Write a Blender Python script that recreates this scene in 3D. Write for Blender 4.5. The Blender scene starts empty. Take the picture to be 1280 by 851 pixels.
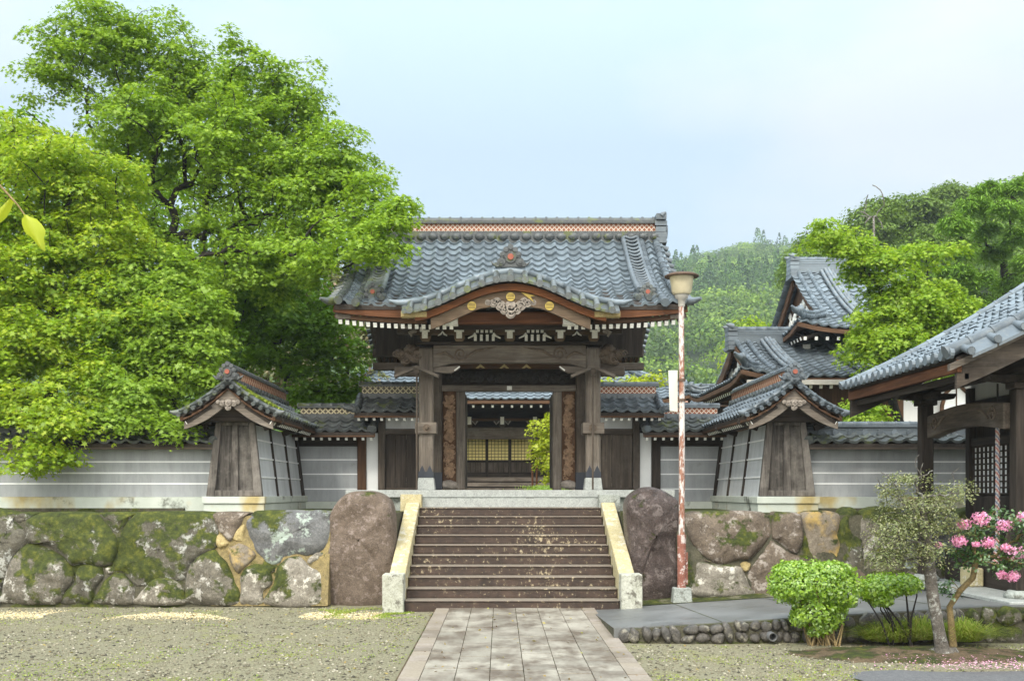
import bpy, math, random
import numpy as np
from mathutils import Vector, Matrix, noise as mnoise
C = bpy.context; SC = C.scene; COL = SC.collection
PI = math.pi; R = math.radians
rng = np.random.RandomState(11); rnd = random.Random(5)

# ------------------------------------------------------------------ camera, sky, sun, exposure
F_PX, VX, VY, EYE = 1357.0, 625.0, 614.0, 1.75      # focal length and vanishing point in photo pixels, eye height in m
cam = bpy.data.objects.new('camera', bpy.data.cameras.new('camera')); COL.objects.link(cam)
cam.location = (0, 0, EYE); cam.rotation_euler = (R(90), 0, 0)
cam.data.sensor_width = 36; cam.data.lens = 36*F_PX/1280
cam.data.shift_x = (640-VX)/1280; cam.data.shift_y = (VY-425.5)/1280
cam.data.clip_start = .05; cam.data.clip_end = 3000
SC.camera = cam
SUN_EL, SUN_AZ = R(46), R(203)      # azimuth clockwise from +Y: the sun stands behind the viewer's left shoulder, veiled
wd = bpy.data.worlds.new('World'); SC.world = wd; wd.use_nodes = True
nt = wd.node_tree; nt.nodes.clear()
wo = nt.nodes.new('ShaderNodeOutputWorld'); bg = nt.nodes.new('ShaderNodeBackground')
sky = nt.nodes.new('ShaderNodeTexSky'); sky.sky_type = 'NISHITA'; sky.sun_disc = False
sky.sun_elevation = SUN_EL; sky.sun_rotation = SUN_AZ; sky.air_density = 1.0; sky.dust_density = 1.5
tcw = nt.nodes.new('ShaderNodeTexCoord'); mpw = nt.nodes.new('ShaderNodeMapping'); mpw.inputs['Scale'].default_value = (1, 1, 2.2)
mpw.inputs['Location'].default_value = (.9, .55, .3)
nzw = nt.nodes.new('ShaderNodeTexNoise'); nzw.inputs['Scale'].default_value = 1.5; nzw.inputs['Detail'].default_value = 7; nzw.inputs['Roughness'].default_value = .5
rpw = nt.nodes.new('ShaderNodeValToRGB'); rpw.color_ramp.elements[0].position = .44; rpw.color_ramp.elements[1].position = .57
rpw.color_ramp.elements[0].color = (.0, .0, .0, 1); rpw.color_ramp.elements[1].color = (1, 1, 1, 1)
mxw = nt.nodes.new('ShaderNodeMix'); mxw.data_type = 'RGBA'
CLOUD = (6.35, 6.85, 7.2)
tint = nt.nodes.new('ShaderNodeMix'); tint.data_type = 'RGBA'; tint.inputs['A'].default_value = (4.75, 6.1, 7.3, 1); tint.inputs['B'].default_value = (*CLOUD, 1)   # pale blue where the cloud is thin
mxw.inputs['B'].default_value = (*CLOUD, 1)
nt.links.new(tcw.outputs['Generated'], mpw.inputs[0]); nt.links.new(mpw.outputs[0], nzw.inputs['Vector'])
nt.links.new(nzw.outputs[0], rpw.inputs[0])
gx_ = nt.nodes.new('ShaderNodeSeparateXYZ'); nt.links.new(tcw.outputs['Generated'], gx_.inputs[0])      # thinner cloud toward the west, left of the gate
thn = nt.nodes.new('ShaderNodeMapRange'); thn.inputs['From Min'].default_value = .0; thn.inputs['From Max'].default_value = -.42; thn.inputs['To Min'].default_value = 0; thn.inputs['To Max'].default_value = .5; nt.links.new(gx_.outputs['X'], thn.inputs['Value'])
sbt = nt.nodes.new('ShaderNodeMath'); sbt.operation = 'SUBTRACT'; sbt.use_clamp = True; nt.links.new(rpw.outputs[0], sbt.inputs[0]); nt.links.new(thn.outputs[0], sbt.inputs[1]); nt.links.new(sbt.outputs[0], tint.inputs['Factor']); mxw.inputs['Factor'].default_value = .88
geo = nt.nodes.new('ShaderNodeSeparateXYZ'); nt.links.new(tcw.outputs['Generated'], geo.inputs[0])
grd = nt.nodes.new('ShaderNodeMapRange'); grd.inputs['From Min'].default_value = .30; grd.inputs['From Max'].default_value = .95; grd.inputs['To Min'].default_value = 1.0; grd.inputs['To Max'].default_value = 2.8
nt.links.new(geo.outputs['Z'], grd.inputs['Value'])          # overcast sky: the zenith is some three times as bright as the horizon
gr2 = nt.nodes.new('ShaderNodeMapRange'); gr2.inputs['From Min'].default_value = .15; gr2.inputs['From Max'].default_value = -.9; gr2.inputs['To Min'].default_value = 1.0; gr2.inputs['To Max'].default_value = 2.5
nt.links.new(geo.outputs['Y'], gr2.inputs['Value'])          # and the unseen half, behind the viewer, is brightened to lift the faces turned there
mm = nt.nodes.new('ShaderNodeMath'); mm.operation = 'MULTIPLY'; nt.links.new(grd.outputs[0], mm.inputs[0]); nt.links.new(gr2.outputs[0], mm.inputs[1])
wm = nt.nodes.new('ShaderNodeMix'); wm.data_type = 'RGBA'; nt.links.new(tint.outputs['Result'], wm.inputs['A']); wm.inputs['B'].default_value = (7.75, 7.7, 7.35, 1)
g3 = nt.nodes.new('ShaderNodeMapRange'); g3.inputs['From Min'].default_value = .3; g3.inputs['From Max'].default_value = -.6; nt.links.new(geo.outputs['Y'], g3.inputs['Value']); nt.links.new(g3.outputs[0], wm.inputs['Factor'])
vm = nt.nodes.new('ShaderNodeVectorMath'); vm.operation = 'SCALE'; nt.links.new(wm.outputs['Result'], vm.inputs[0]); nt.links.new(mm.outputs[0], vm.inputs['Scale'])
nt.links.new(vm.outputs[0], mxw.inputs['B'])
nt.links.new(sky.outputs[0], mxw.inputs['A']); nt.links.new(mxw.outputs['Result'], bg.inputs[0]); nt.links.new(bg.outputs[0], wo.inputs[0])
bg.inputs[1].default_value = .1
sun = bpy.data.objects.new('sun', bpy.data.lights.new('sun', 'SUN')); COL.objects.link(sun)
sun.data.energy = 1.5; sun.data.angle = R(11); sun.data.color = (1, .94, .82)
sun.rotation_euler = Vector((math.sin(SUN_AZ)*math.cos(SUN_EL), math.cos(SUN_AZ)*math.cos(SUN_EL), math.sin(SUN_EL))).to_track_quat('Z', 'Y').to_euler()
SC.view_settings.view_transform = 'Standard'; SC.view_settings.look = 'None'; SC.view_settings.gamma = 1
SC.view_settings.exposure = .50; SC.view_settings.use_curve_mapping = False
SC.render.engine = 'CYCLES'; SC.cycles.max_bounces = 10; SC.cycles.diffuse_bounces = 5; SC.cycles.transmission_bounces = 6
SC.cycles.use_denoising = True; SC.cycles.volume_bounces = 0

# ------------------------------------------------------------------ helpers: properties, meshes
CX = .18                                             # the axis of the gate
def wx(px, Y): return (px-VX)*Y/F_PX                 # measured photo pixel at a known distance -> metres
def wz(py, Y): return EYE+(VY-py)*Y/F_PX
def tag(o, label=None, cat=None, group=None, kind=None):
    if label: o['label'] = label
    if cat: o['category'] = cat
    if group: o['group'] = group
    if kind: o['kind'] = kind
    return o
def thing(name, label, cat, loc, group=None):
    o = bpy.data.objects.new(name, None); COL.objects.link(o); o.location = loc; o.empty_display_size = .2
    return tag(o, label, cat, group)
def root_loc(p):
    v = Vector((0, 0, 0))
    while p is not None: v = v+p.location; p = p.parent
    return v
def copy_tree(o, parent=None):
    c = o.copy(); COL.objects.link(c); c.parent = parent
    for ch in list(o.children): copy_tree(ch, c)
    return c
class MB:
    def __init__(s): s.v = []; s.f = []; s.m = []; s.s = []
    def add(s, vs, fs, m=0, sm=False):
        b = len(s.v); s.v += [tuple(p) for p in vs]
        for f in fs: s.f.append([b+i for i in f]); s.m.append(m); s.s.append(sm)
        return s
    def box(s, x0, x1, y0, y1, z0, z1, m=0):
        vs = [(x0,y0,z0),(x1,y0,z0),(x1,y1,z0),(x0,y1,z0),(x0,y0,z1),(x1,y0,z1),(x1,y1,z1),(x0,y1,z1)]
        return s.add(vs, [(0,3,2,1),(4,5,6,7),(0,1,5,4),(1,2,6,5),(2,3,7,6),(3,0,4,7)], m)
    def hexa(s, lo, hi, m=0):                        # two quads of four corners, counter-clockwise seen from above
        return s.add(list(lo)+list(hi), [(0,3,2,1),(4,5,6,7),(0,1,5,4),(1,2,6,5),(2,3,7,6),(3,0,4,7)], m)
    def beam(s, p, q, w, h, m=0, up=(0,0,1)):
        p = Vector(p); q = Vector(q); d = (q-p).normalized(); sd = d.cross(Vector(up))
        if sd.length < 1e-4: sd = d.cross(Vector((0,1,0)))
        sd.normalize(); u = sd.cross(d)
        a = [sd*(-w/2)+u*(-h/2), sd*(w/2)+u*(-h/2), sd*(w/2)+u*(h/2), sd*(-w/2)+u*(h/2)]
        return s.add([p+k for k in a]+[q+k for k in a], [(0,1,2,3),(7,6,5,4),(0,4,5,1),(1,5,6,2),(2,6,7,3),(3,7,4,0)], m)
    def tube(s, pts, rad, n=8, m=0, sm=True, caps=True):
        pts = [Vector(p) for p in pts]; k = len(pts)
        rad = list(rad) if hasattr(rad, '__len__') else [rad]*k
        vs = []; ref = None
        for i in range(k):
            d = (pts[min(i+1,k-1)]-pts[max(i-1,0)])
            d = d.normalized() if d.length > 1e-9 else Vector((0,0,1))
            if ref is None: ref = d.orthogonal().normalized()
            ref = (ref-d*ref.dot(d)); ref = ref.normalized() if ref.length > 1e-6 else d.orthogonal().normalized()
            o = d.cross(ref)
            for j in range(n):
                a = 2*PI*j/n; vs.append(pts[i]+(ref*math.cos(a)+o*math.sin(a))*rad[i])
        fs = [(i*n+j, i*n+(j+1)%n, (i+1)*n+(j+1)%n, (i+1)*n+j) for i in range(k-1) for j in range(n)]
        s.add(vs, fs, m, sm)
        if caps:
            s.add(vs[:n], [tuple(range(n-1,-1,-1))], m); s.add(vs[-n:], [tuple(range(n))], m)
        return s
    def lathe(s, c, prof, n=20, m=0, sm=True):
        vs = [(c[0]+r*math.cos(2*PI*j/n), c[1]+r*math.sin(2*PI*j/n), c[2]+z) for r, z in prof for j in range(n)]
        fs = [(i*n+j, i*n+(j+1)%n, (i+1)*n+(j+1)%n, (i+1)*n+j) for i in range(len(prof)-1) for j in range(n)]
        s.add(vs, fs, m, sm); s.add(vs[:n], [tuple(range(n-1,-1,-1))], m); return s.add(vs[-n:], [tuple(range(n))], m)
    def prism(s, poly, ax, a0, a1, m=0):             # poly in the two other axes, extruded along ax
        def P(u, v, a): return (a,u,v) if ax == 'x' else (u,a,v) if ax == 'y' else (u,v,a)
        n = len(poly); vs = [P(u,v,a0) for u,v in poly]+[P(u,v,a1) for u,v in poly]
        return s.add(vs, [tuple(range(n)), tuple(range(2*n-1,n-1,-1))]+[(i,i+n,(i+1)%n+n,(i+1)%n) for i in range(n)], m)
    def band(s, up, lo, ax, a0, a1, m=0):            # strip between two curves of equal count, extruded along ax
        def P(p, a): return (a,p[0],p[1]) if ax == 'x' else (p[0],a,p[1])
        for i in range(len(up)-1):
            q = [up[i], up[i+1], lo[i+1], lo[i]]
            vs = [P(p,a0) for p in q]+[P(p,a1) for p in q]
            fs = [(0,1,2,3),(7,6,5,4),(0,4,5,1),(2,6,7,3)]
            if i == 0: fs.append((0,3,7,4))
            if i == len(up)-2: fs.append((1,5,6,2))
            s.add(vs, fs, m)
        return s
    def grid(s, P, m=0, sm=True):
        nr, nc = len(P), len(P[0])
        return s.add([p for r in P for p in r], [(i*nc+j, i*nc+j+1, (i+1)*nc+j+1, (i+1)*nc+j) for i in range(nr-1) for j in range(nc-1)], m, sm)
    def disc(s, c, r, ax, depth, n=14, m=0):         # short cylinder centred on c
        pl = [(r*math.cos(2*PI*j/n), r*math.sin(2*PI*j/n)) for j in range(n)]
        i = 'xyz'.index(ax)
        o = [k for k in range(3) if k != i]
        return s.prism([(c[o[0]]+u, c[o[1]]+v) for u, v in pl], ax, c[i]-depth/2, c[i]+depth/2, m)
    def blob(s, c, r, m=0, amp=.15, sc=3, nu=12, nv=8, seed=0):
        P = []
        for i in range(nv+1):
            t = PI*i/nv; row = []
            for j in range(nu+1):
                a = 2*PI*(j % nu)/nu
                d = Vector((math.sin(t)*math.cos(a), math.sin(t)*math.sin(a), math.cos(t)))
                k = 1+amp*mnoise.noise(d*sc+Vector((seed*7.3, seed*3.1, 0)))*2
                row.append((c[0]+d.x*r[0]*k, c[1]+d.y*r[1]*k, c[2]+d.z*r[2]*k))
            P.append(row)
        return s.grid(P, m, True)
    def build(s, name, mats, parent=None, bevel=0):
        me = bpy.data.meshes.new(name); o = root_loc(parent)
        me.from_pydata([(x-o.x, y-o.y, z-o.z) for x, y, z in s.v], [], s.f)
        for m in (mats if isinstance(mats, (list, tuple)) else [mats]): me.materials.append(m)
        me.polygons.foreach_set('material_index', s.m); me.polygons.foreach_set('use_smooth', s.s); me.update()
        ob = bpy.data.objects.new(name, me); COL.objects.link(ob); ob.parent = parent
        if bevel:
            b = ob.modifiers.new('bevel', 'BEVEL'); b.width = bevel; b.segments = 1; b.limit_method = 'ANGLE'; b.angle_limit = R(50)
        return ob
def npmesh(name, V, k, mat, parent=None):            # V: (n*k, 3) array of separate k-gons
    V = np.asarray(V, dtype=np.float64)-np.array(root_loc(parent))
    n = len(V)//k; me = bpy.data.meshes.new(name)
    me.vertices.add(len(V)); me.vertices.foreach_set('co', V.astype(np.float32).ravel())
    me.loops.add(len(V)); me.loops.foreach_set('vertex_index', np.arange(len(V), dtype=np.int32))
    me.polygons.add(n); me.polygons.foreach_set('loop_start', np.arange(0, n*k, k, dtype=np.int32))
    me.polygons.foreach_set('loop_total', np.full(n, k, dtype=np.int32))
    me.materials.append(mat); me.update(calc_edges=True); me.validate()
    ob = bpy.data.objects.new(name, me); COL.objects.link(ob); ob.parent = parent
    return ob

# ------------------------------------------------------------------ materials
class NT:
    def __init__(s, name):
        s.mat = bpy.data.materials.new(name); s.mat.use_nodes = True; s.t = s.mat.node_tree; s.b = s.t.nodes['Principled BSDF']; s.out = s.t.nodes['Material Output']
        s.tc = s.t.nodes.new('ShaderNodeTexCoord')
    def n(s, typ, **kw):
        nd = s.t.nodes.new('ShaderNode'+typ)
        for k, v in kw.items(): setattr(nd, k, v)
        return nd
    def l(s, a, b): s.t.links.new(a, b)
    def vec(s, scale=(1,1,1), loc=(0,0,0)):
        m = s.n('Mapping'); m.inputs['Scale'].default_value = scale; m.inputs['Location'].default_value = loc; s.l(s.tc.outputs['Object'], m.inputs[0]); return m.outputs[0]
    def noise(s, scale=5, detail=4, rough=.6, stretch=(1,1,1), dist=0, loc=(0,0,0)):
        q = s.n('TexNoise'); q.inputs['Scale'].default_value = scale; q.inputs['Detail'].default_value = detail; q.inputs['Roughness'].default_value = rough
        q.inputs['Distortion'].default_value = dist; s.l(s.vec(stretch, loc), q.inputs['Vector']); return q.outputs[0]
    def ramp(s, fac, stops):
        r = s.n('ValToRGB'); cr = r.color_ramp
        while len(cr.elements) < len(stops): cr.elements.new(.5)
        for e, (p, c) in zip(cr.elements, stops): e.position = p; e.color = (*((c,c,c) if isinstance(c, (int,float)) else c), 1)
        s.l(fac, r.inputs[0]); return r.outputs[0]
    def mix(s, fac, a, b, blend='MIX'):
        x = s.n('Mix', data_type='RGBA', blend_type=blend)
        for sock, v in ((x.inputs['Factor'], fac), (x.inputs['A'], a), (x.inputs['B'], b)):
            if isinstance(v, (tuple, list)): sock.default_value = (*v, 1)
            elif isinstance(v, (int, float)): sock.default_value = v
            else: s.l(v, sock)
        return x.outputs['Result']
    def math(s, op, a, b=None, clamp=False):
        x = s.n('Math', operation=op, use_clamp=clamp)
        for i, v in enumerate((a, b)):
            if v is None: continue
            if isinstance(v, (int, float)): x.inputs[i].default_value = v
            else: s.l(v, x.inputs[i])
        return x.outputs[0]
    def island(s):
        return s.n('NewGeometry').outputs['Random Per Island']
    def normal_z(s):
        x = s.n('SeparateXYZ'); s.l(s.n('NewGeometry').outputs['Normal'], x.inputs[0]); return x.outputs['Z']
    def bump(s, h, strength=.3, dist=.02):
        b = s.n('Bump'); b.inputs['Strength'].default_value = strength; b.inputs['Distance'].default_value = dist; s.l(h, b.inputs['Height']); s.l(b.outputs[0], s.b.inputs['Normal'])
    def done(s, col, rough=.8, spec=.3):
        if isinstance(col, (tuple, list)): s.b.inputs['Base Color'].default_value = (*col, 1)
        else: s.l(col, s.b.inputs['Base Color'])
        if isinstance(rough, (int, float)): s.b.inputs['Roughness'].default_value = rough
        else: s.l(rough, s.b.inputs['Roughness'])
        s.b.inputs['Specular IOR Level'].default_value = spec
        return s.mat
def wood(name, dark, light, ax, stain=.0, rough=.82):
    t = NT(name); st = [14, 14, 14]; st['xyz'.index(ax)] = .9
    st2 = [5, 5, 5]; st2['xyz'.index(ax)] = .5
    a = t.noise(2.6, 5, .7, st, .4); b = t.noise(1.1, 3, .6, st2)
    col = t.ramp(a, [(.28, dark), (.72, light)])
    col = t.mix(t.ramp(b, [(.35, 0), (.75, .75)]), col, tuple(c*.38 for c in dark))
    if stain: col = t.mix(t.ramp(t.noise(1.3, 5, .7), [(.5, 0), (.66, stain)]), col, (.36, .33, .29))
    t.bump(a, .35, .012)
    return t.done(col, rough, .25)
def stone(name, c1, c2, scale=6, moss=0, lichen=None, rough=.85, bump=.5, yellow=0, wet=0):
    t = NT(name); a = t.noise(scale, 8, .68); f = t.noise(scale*6, 4, .7)
    col = t.mix(t.ramp(f, [(.35, 0), (.7, .55)]), t.ramp(a, [(.3, c1), (.7, c2)]), tuple(c*.45 for c in c1))
    sp = t.noise(58, 3, .7, loc=(2,2,6)); col = t.mix(t.ramp(sp, [(.30, .55), (.45, 0)]), col, tuple(c*.3 for c in c1)); col = t.mix(t.ramp(sp, [(.58, 0), (.72, .5)]), col, tuple(min(.6, c*1.5) for c in c2))
    if lichen: col = t.mix(t.ramp(t.noise(scale*1.1, 6, .75, loc=(3,1,7)), [(.54, 0), (.60, .85)]), col, lichen)
    if yellow: col = t.mix(t.ramp(t.noise(1.6, 5, .7, loc=(9,2,1)), [(.46, 0), (.6, yellow)]), col, (.42, .29, .09))
    if moss:
        g = t.noise(1.9, 8, .68, loc=(1,5,2)); nz = t.normal_z()
        k = t.math('ADD', g, t.math('MULTIPLY', nz, .13))
        m = t.ramp(k, [(.645-.17*moss, 0), (.70-.17*moss, 1)])
        mc = t.ramp(t.noise(9, 5, .7, loc=(4,4,4)), [(.3, (.013, .019, .005)), (.52, (.048, .060, .008)), (.8, (.16, .16, .020))])
        col = t.mix(m, col, mc)
        t.bump(t.math('ADD', t.math('ADD', f, t.math('MULTIPLY', a, 1.5)), t.math('MULTIPLY', m, .8)), bump, .035)
    else: t.bump(t.math('ADD', f, t.math('MULTIPLY', a, 1.5)), bump, .035)
    return t.done(col, rough, .35)
def leafmat(name, cols, trans=.5, nscale=.5, gloss=.025, patch=0):
    t = NT(name); i = t.island()
    col = t.ramp(i, [(k/(len(cols)-1), c) for k, c in enumerate(cols)])
    col = t.mix(t.ramp(t.noise(nscale, 3, .6), [(.35, .0), (.65, .6)]), col, t.mix(.5, col, cols[-1]))
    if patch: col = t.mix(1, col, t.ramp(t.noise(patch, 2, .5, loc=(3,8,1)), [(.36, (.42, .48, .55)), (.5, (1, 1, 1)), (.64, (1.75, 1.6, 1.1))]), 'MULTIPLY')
    d = t.n('BsdfDiffuse'); tr = t.n('BsdfTranslucent'); g = t.n('BsdfGlossy'); m1 = t.n('MixShader'); m2 = t.n('MixShader')
    t.l(col, d.inputs[0]); t.l(t.mix(1, col, (1.25, 1.2, .6), 'MULTIPLY'), tr.inputs[0]); g.inputs['Roughness'].default_value = .45
    m1.inputs[0].default_value = trans; m2.inputs[0].default_value = gloss
    t.l(d.outputs[0], m1.inputs[1]); t.l(tr.outputs[0], m1.inputs[2]); t.l(m1.outputs[0], m2.inputs[1]); t.l(g.outputs[0], m2.inputs[2]); t.l(m2.outputs[0], t.out.inputs[0])
    return t.mat
def plain(name, c, rough=.7, spec=.3, amp=.18, scale=7):
    t = NT(name); return t.done(t.mix(t.ramp(t.noise(scale, 5, .65), [(.3, 0), (.75, 1)]), tuple(k*(1+amp) for k in c), tuple(k*(1-amp) for k in c)), rough, spec)

def tilemat(name, base, moss=0, rough=.34, spec=.5):
    t = NT(name); i = t.island(); a = t.noise(2.2, 5, .6); f = t.noise(26, 3, .6)
    col = t.mix(t.ramp(i, [(0, 0), (1, 1)]), tuple(c*.72 for c in base), tuple(c*1.28 for c in base))
    col = t.mix(t.ramp(a, [(.42, 0), (.72, .5)]), col, tuple(c*.5 for c in base))
    col = t.mix(t.ramp(f, [(.52, 0), (.72, .45)]), col, (.20, .21, .19))
    if moss: col = t.mix(t.ramp(t.noise(2.7, 6, .7, loc=(2,8,3)), [(.60-.12*moss, 0), (.68-.12*moss, .9)]), col, (.10, .12, .022))
    t.bump(f, .12, .01)
    return t.done(col, t.ramp(t.noise(5, 4, .6, loc=(7,0,0)), [(.3, rough-.08), (.7, rough+.2)]), spec)
def bandmat(name, ax, bg_, fg, k=7.0, w=.27):
    t = NT(name); x = t.n('SeparateXYZ'); t.l(t.tc.outputs['Object'], x.inputs[0]); u = x.outputs['XYZ'.index(ax.upper())]; z = x.outputs['Z']
    p = t.math('FRACT', t.math('MULTIPLY', t.math('ADD', u, z), k)); q = t.math('FRACT', t.math('MULTIPLY', t.math('SUBTRACT', u, z), k))
    m = t.math('MAXIMUM', t.math('LESS_THAN', p, w), t.math('LESS_THAN', q, w))
    return t.done(t.mix(m, t.ramp(t.noise(14, 3), [(.3, tuple(c*.7 for c in bg_)), (.7, bg_)]), fg), .8)

M = {}
for ax in 'xyz':
    M['grey_'+ax] = wood('weathered grey wood '+ax, (.090, .074, .060), (.275, .232, .188), ax, .25)
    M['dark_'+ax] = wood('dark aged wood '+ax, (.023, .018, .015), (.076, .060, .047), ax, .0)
    M['brown_'+ax] = wood('brown wood '+ax, (.075, .040, .022), (.175, .095, .052), ax)
    M['red_'+ax] = wood('red brown fascia wood '+ax, (.075, .030, .014), (.215, .088, .036), ax)
    M['mid_'+ax] = wood('mid grey brown wood '+ax, (.052, .041, .032), (.160, .127, .098), ax, .15)
M['panel'] = wood('darker bleached panel wood', (.030, .026, .023), (.150, .134, .118), 'z', .35)
M['pylon'] = wood('bleached panel wood', (.050, .042, .036), (.215, .192, .170), 'z', .4)
M['vivid_x'] = wood('vivid red brown fascia wood', (.08, .030, .012), (.28, .105, .036), 'x')
M['warm_x'] = wood('warm weathered brown board', (.095, .064, .040), (.235, .170, .112), 'x')
M['gofun'] = plain('white painted end grain', (.82, .81, .76), .8, amp=.2, scale=20)
M['carved'] = plain('carved pale wood', (.27, .235, .20), .85, amp=.4, scale=14)
M['carved_dark'] = plain('carved dark wood', (.12, .092, .068), .8, amp=.5, scale=12)
M['carved_brown'] = plain('carved brown wood', (.24, .155, .095), .8, amp=.5, scale=12)
M['carved_black'] = plain('carved blackened wood', (.035, .030, .026), .75, amp=.5, scale=12)
M['gold'] = plain('gilded crest', (.50, .36, .06), .45, .5, amp=.15, scale=20)
M['crest_red'] = plain('red crest disc', (.28, .085, .055), .7, amp=.2)
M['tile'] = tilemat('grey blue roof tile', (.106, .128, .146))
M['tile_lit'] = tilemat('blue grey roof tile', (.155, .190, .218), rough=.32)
M['tile_dark'] = tilemat('dark weathered roof tile', (.060, .066, .068), moss=.35, rough=.42)
M['tile_moss'] = tilemat('grey roof tile with moss', (.082, .092, .090), moss=.5)
M['tile_old'] = tilemat('lichened grey roof tile', (.135, .155, .150), moss=.6, rough=.5)
M['band_red_x'] = bandmat('brick red lattice ridge band x', 'x', (.30, .105, .055), (.58, .50, .42), 10.5, .24)
M['band_red_y'] = bandmat('brick red lattice ridge band y', 'y', (.30, .105, .055), (.55, .40, .28), 7, .22)
M['band_pale_x'] = bandmat('pale lattice ridge band x', 'x', (.085, .07, .05), (.42, .37, .24), 9, .3)
M['white'] = plain('white plaster', (.70, .71, .70), .9, .2, amp=.06, scale=2)
def plaster_grey(nm='grey plaster', k=1.0):
    t = NT(nm); a = t.noise(1.2, 6, .7, (1,1,.5)); b = t.noise(2.2, 6, .7, (2.4,2.4,.35), loc=(3,3,3))
    col = t.ramp(a, [(.3, (.29*k, .305*k, .315*k)), (.7, (.395*k, .41*k, .42*k))])
    col = t.mix(t.ramp(b, [(.45, 0), (.78, .6)]), col, (.20*k, .205*k, .20*k)); col = t.mix(t.ramp(t.noise(1.7, 7, .75, (1,1,1.6), loc=(8,1,2)), [(.60, 0), (.74, .55)]), col, (.22, .22, .19)); t.bump(t.noise(40, 3), .06, .01)
    return t.done(col, .85)
M['plaster'] = plaster_grey(); M['plaster_light'] = plaster_grey('pale grey plaster', 1.45)
M['line'] = plain('white plaster line', (.78, .79, .79), .85, amp=.06)
def plinth_mat(nm, th):
    t = NT(nm); a = t.noise(2, 5, .6)
    x = t.n('SeparateXYZ'); t.l(t.tc.outputs['Object'], x.inputs[0])
    col = t.ramp(a, [(.3, (.42, .46, .40)), (.7, (.56, .59, .53))])
    y = t.noise(.85, 4, .6, (1, 1, .6), loc=(1.7, 2.3, .4))
    col = t.mix(t.ramp(y, [(th, 0), (th+.035, .35), (th+.10, .9)]), col, t.ramp(t.noise(5, 5, .7), [(.3, (.30, .22, .075)), (.7, (.52, .41, .17))]))
    col = t.mix(t.ramp(t.noise(1.6, 6, .7, loc=(5,5,5)), [(.57, 0), (.66, .85)]), col, (.06, .062, .045))
    return t.done(col, .85)
M['plinth'] = plinth_mat('pale plinth with a few ochre stains', .60); M['plinth_old'] = plinth_mat('plinth with broad ochre stains', .47)
M['granite'] = stone('pale granite', (.32, .335, .315), (.48, .50, .47), 9, bump=.12, rough=.7)
M['granite_old'] = stone('greenish old granite', (.27, .29, .26), (.46, .49, .45), 6, bump=.2, lichen=(.13, .13, .11))
M['curb'] = stone('ochre stained stone', (.44, .37, .19), (.62, .55, .34), 7, bump=.2, rough=.8, lichen=(.55, .53, .45))
M['curb_post'] = stone('pale stone with dark drips', (.36, .36, .28), (.60, .60, .52), 5, bump=.2, lichen=(.10, .09, .07))
def stair_mat():
    t = NT('dark brown wet stone with pale blooms'); a = t.noise(5, 7, .7); b = t.noise(9, 6, .75, (1.7, 1, 1.3), loc=(2,2,2)); big = t.noise(.8, 3, .5, loc=(4,0,4))
    col = t.ramp(a, [(.3, (.022, .014, .010)), (.7, (.075, .046, .032))])
    k = t.math('ADD', b, t.math('MULTIPLY', t.math('SUBTRACT', big, .5), .30))
    col = t.mix(t.ramp(k, [(.585, 0), (.65, .85)]), col, (.46, .38, .24))
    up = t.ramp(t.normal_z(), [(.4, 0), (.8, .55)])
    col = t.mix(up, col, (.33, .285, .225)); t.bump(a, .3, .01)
    return t.done(col, .55, .4)
M['stair'] = stair_mat()
def pave_mat():
    t = NT('wet brown and grey paving'); i = t.island(); a = t.noise(2.2, 7, .7, (1.4, .7, 1)); f = t.noise(34, 3, .6)
    col = t.mix(i, (.215, .195, .155), (.37, .34, .275))
    col = t.mix(t.ramp(a, [(.40, 0), (.60, .92)]), col, (.125, .096, .070))
    col = t.mix(t.ramp(t.noise(1.3, 5, .7, loc=(3,7,1)), [(.48, 0), (.7, .8)]), col, (.40, .365, .30))
    col = t.mix(t.ramp(f, [(.45, 0), (.75, .35)]), col, (.09, .07, .055)); t.bump(f, .25, .006)
    return t.done(col, t.ramp(a, [(.35, .62), (.65, .34)]), .45)
M['pave'] = pave_mat()
def border_mat():
    t = NT('wet reddish brown border paving'); i = t.island(); a = t.noise(2.2, 7, .7); f = t.noise(34, 3, .6)
    col = t.mix(i, (.19, .158, .12), (.31, .262, .20)); col = t.mix(t.ramp(a, [(.45, 0), (.66, .8)]), col, (.36, .31, .27))
    col = t.mix(t.ramp(f, [(.45, 0), (.75, .4)]), col, (.08, .055, .045)); t.bump(f, .25, .006)
    return t.done(col, .5, .4)
M['border'] = border_mat()
def ground_mat():
    t = NT('sandy gravel ground'); a = t.noise(.55, 6, .65); f = t.noise(46, 5, .75); g = t.noise(110, 2, .6)
    col = t.ramp(f, [(.30, (.075, .066, .040)), (.5, (.205, .188, .118)), (.68, (.345, .315, .21))])
    col = t.mix(t.ramp(a, [(.42, 0), (.66, .55)]), col, (.20, .19, .125))
    moss = t.math('ADD', t.math('MULTIPLY', t.noise(1.1, 6, .75, loc=(3,1,0)), .8), t.math('MULTIPLY', g, .22))
    col = t.mix(t.ramp(moss, [(.565, 0), (.63, .65)]), col, t.ramp(t.noise(12, 4), [(.3, (.13, .13, .03)), (.7, (.29, .31, .08))]))
    t.bump(t.math('ADD', f, g), .55, .02)
    return t.done(col, .9, .25)
M['ground'] = ground_mat()
M['soil'] = stone('brown soil with moss', (.085, .058, .032), (.19, .135, .075), 5, moss=.18, bump=.9)
M['mossground'] = stone('moss and grit', (.12, .115, .06), (.26, .24, .15), 8, moss=.45, bump=.7)
M['asphalt'] = stone('grey asphalt', (.10, .10, .105), (.19, .19, .19), 16, bump=.4)
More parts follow.
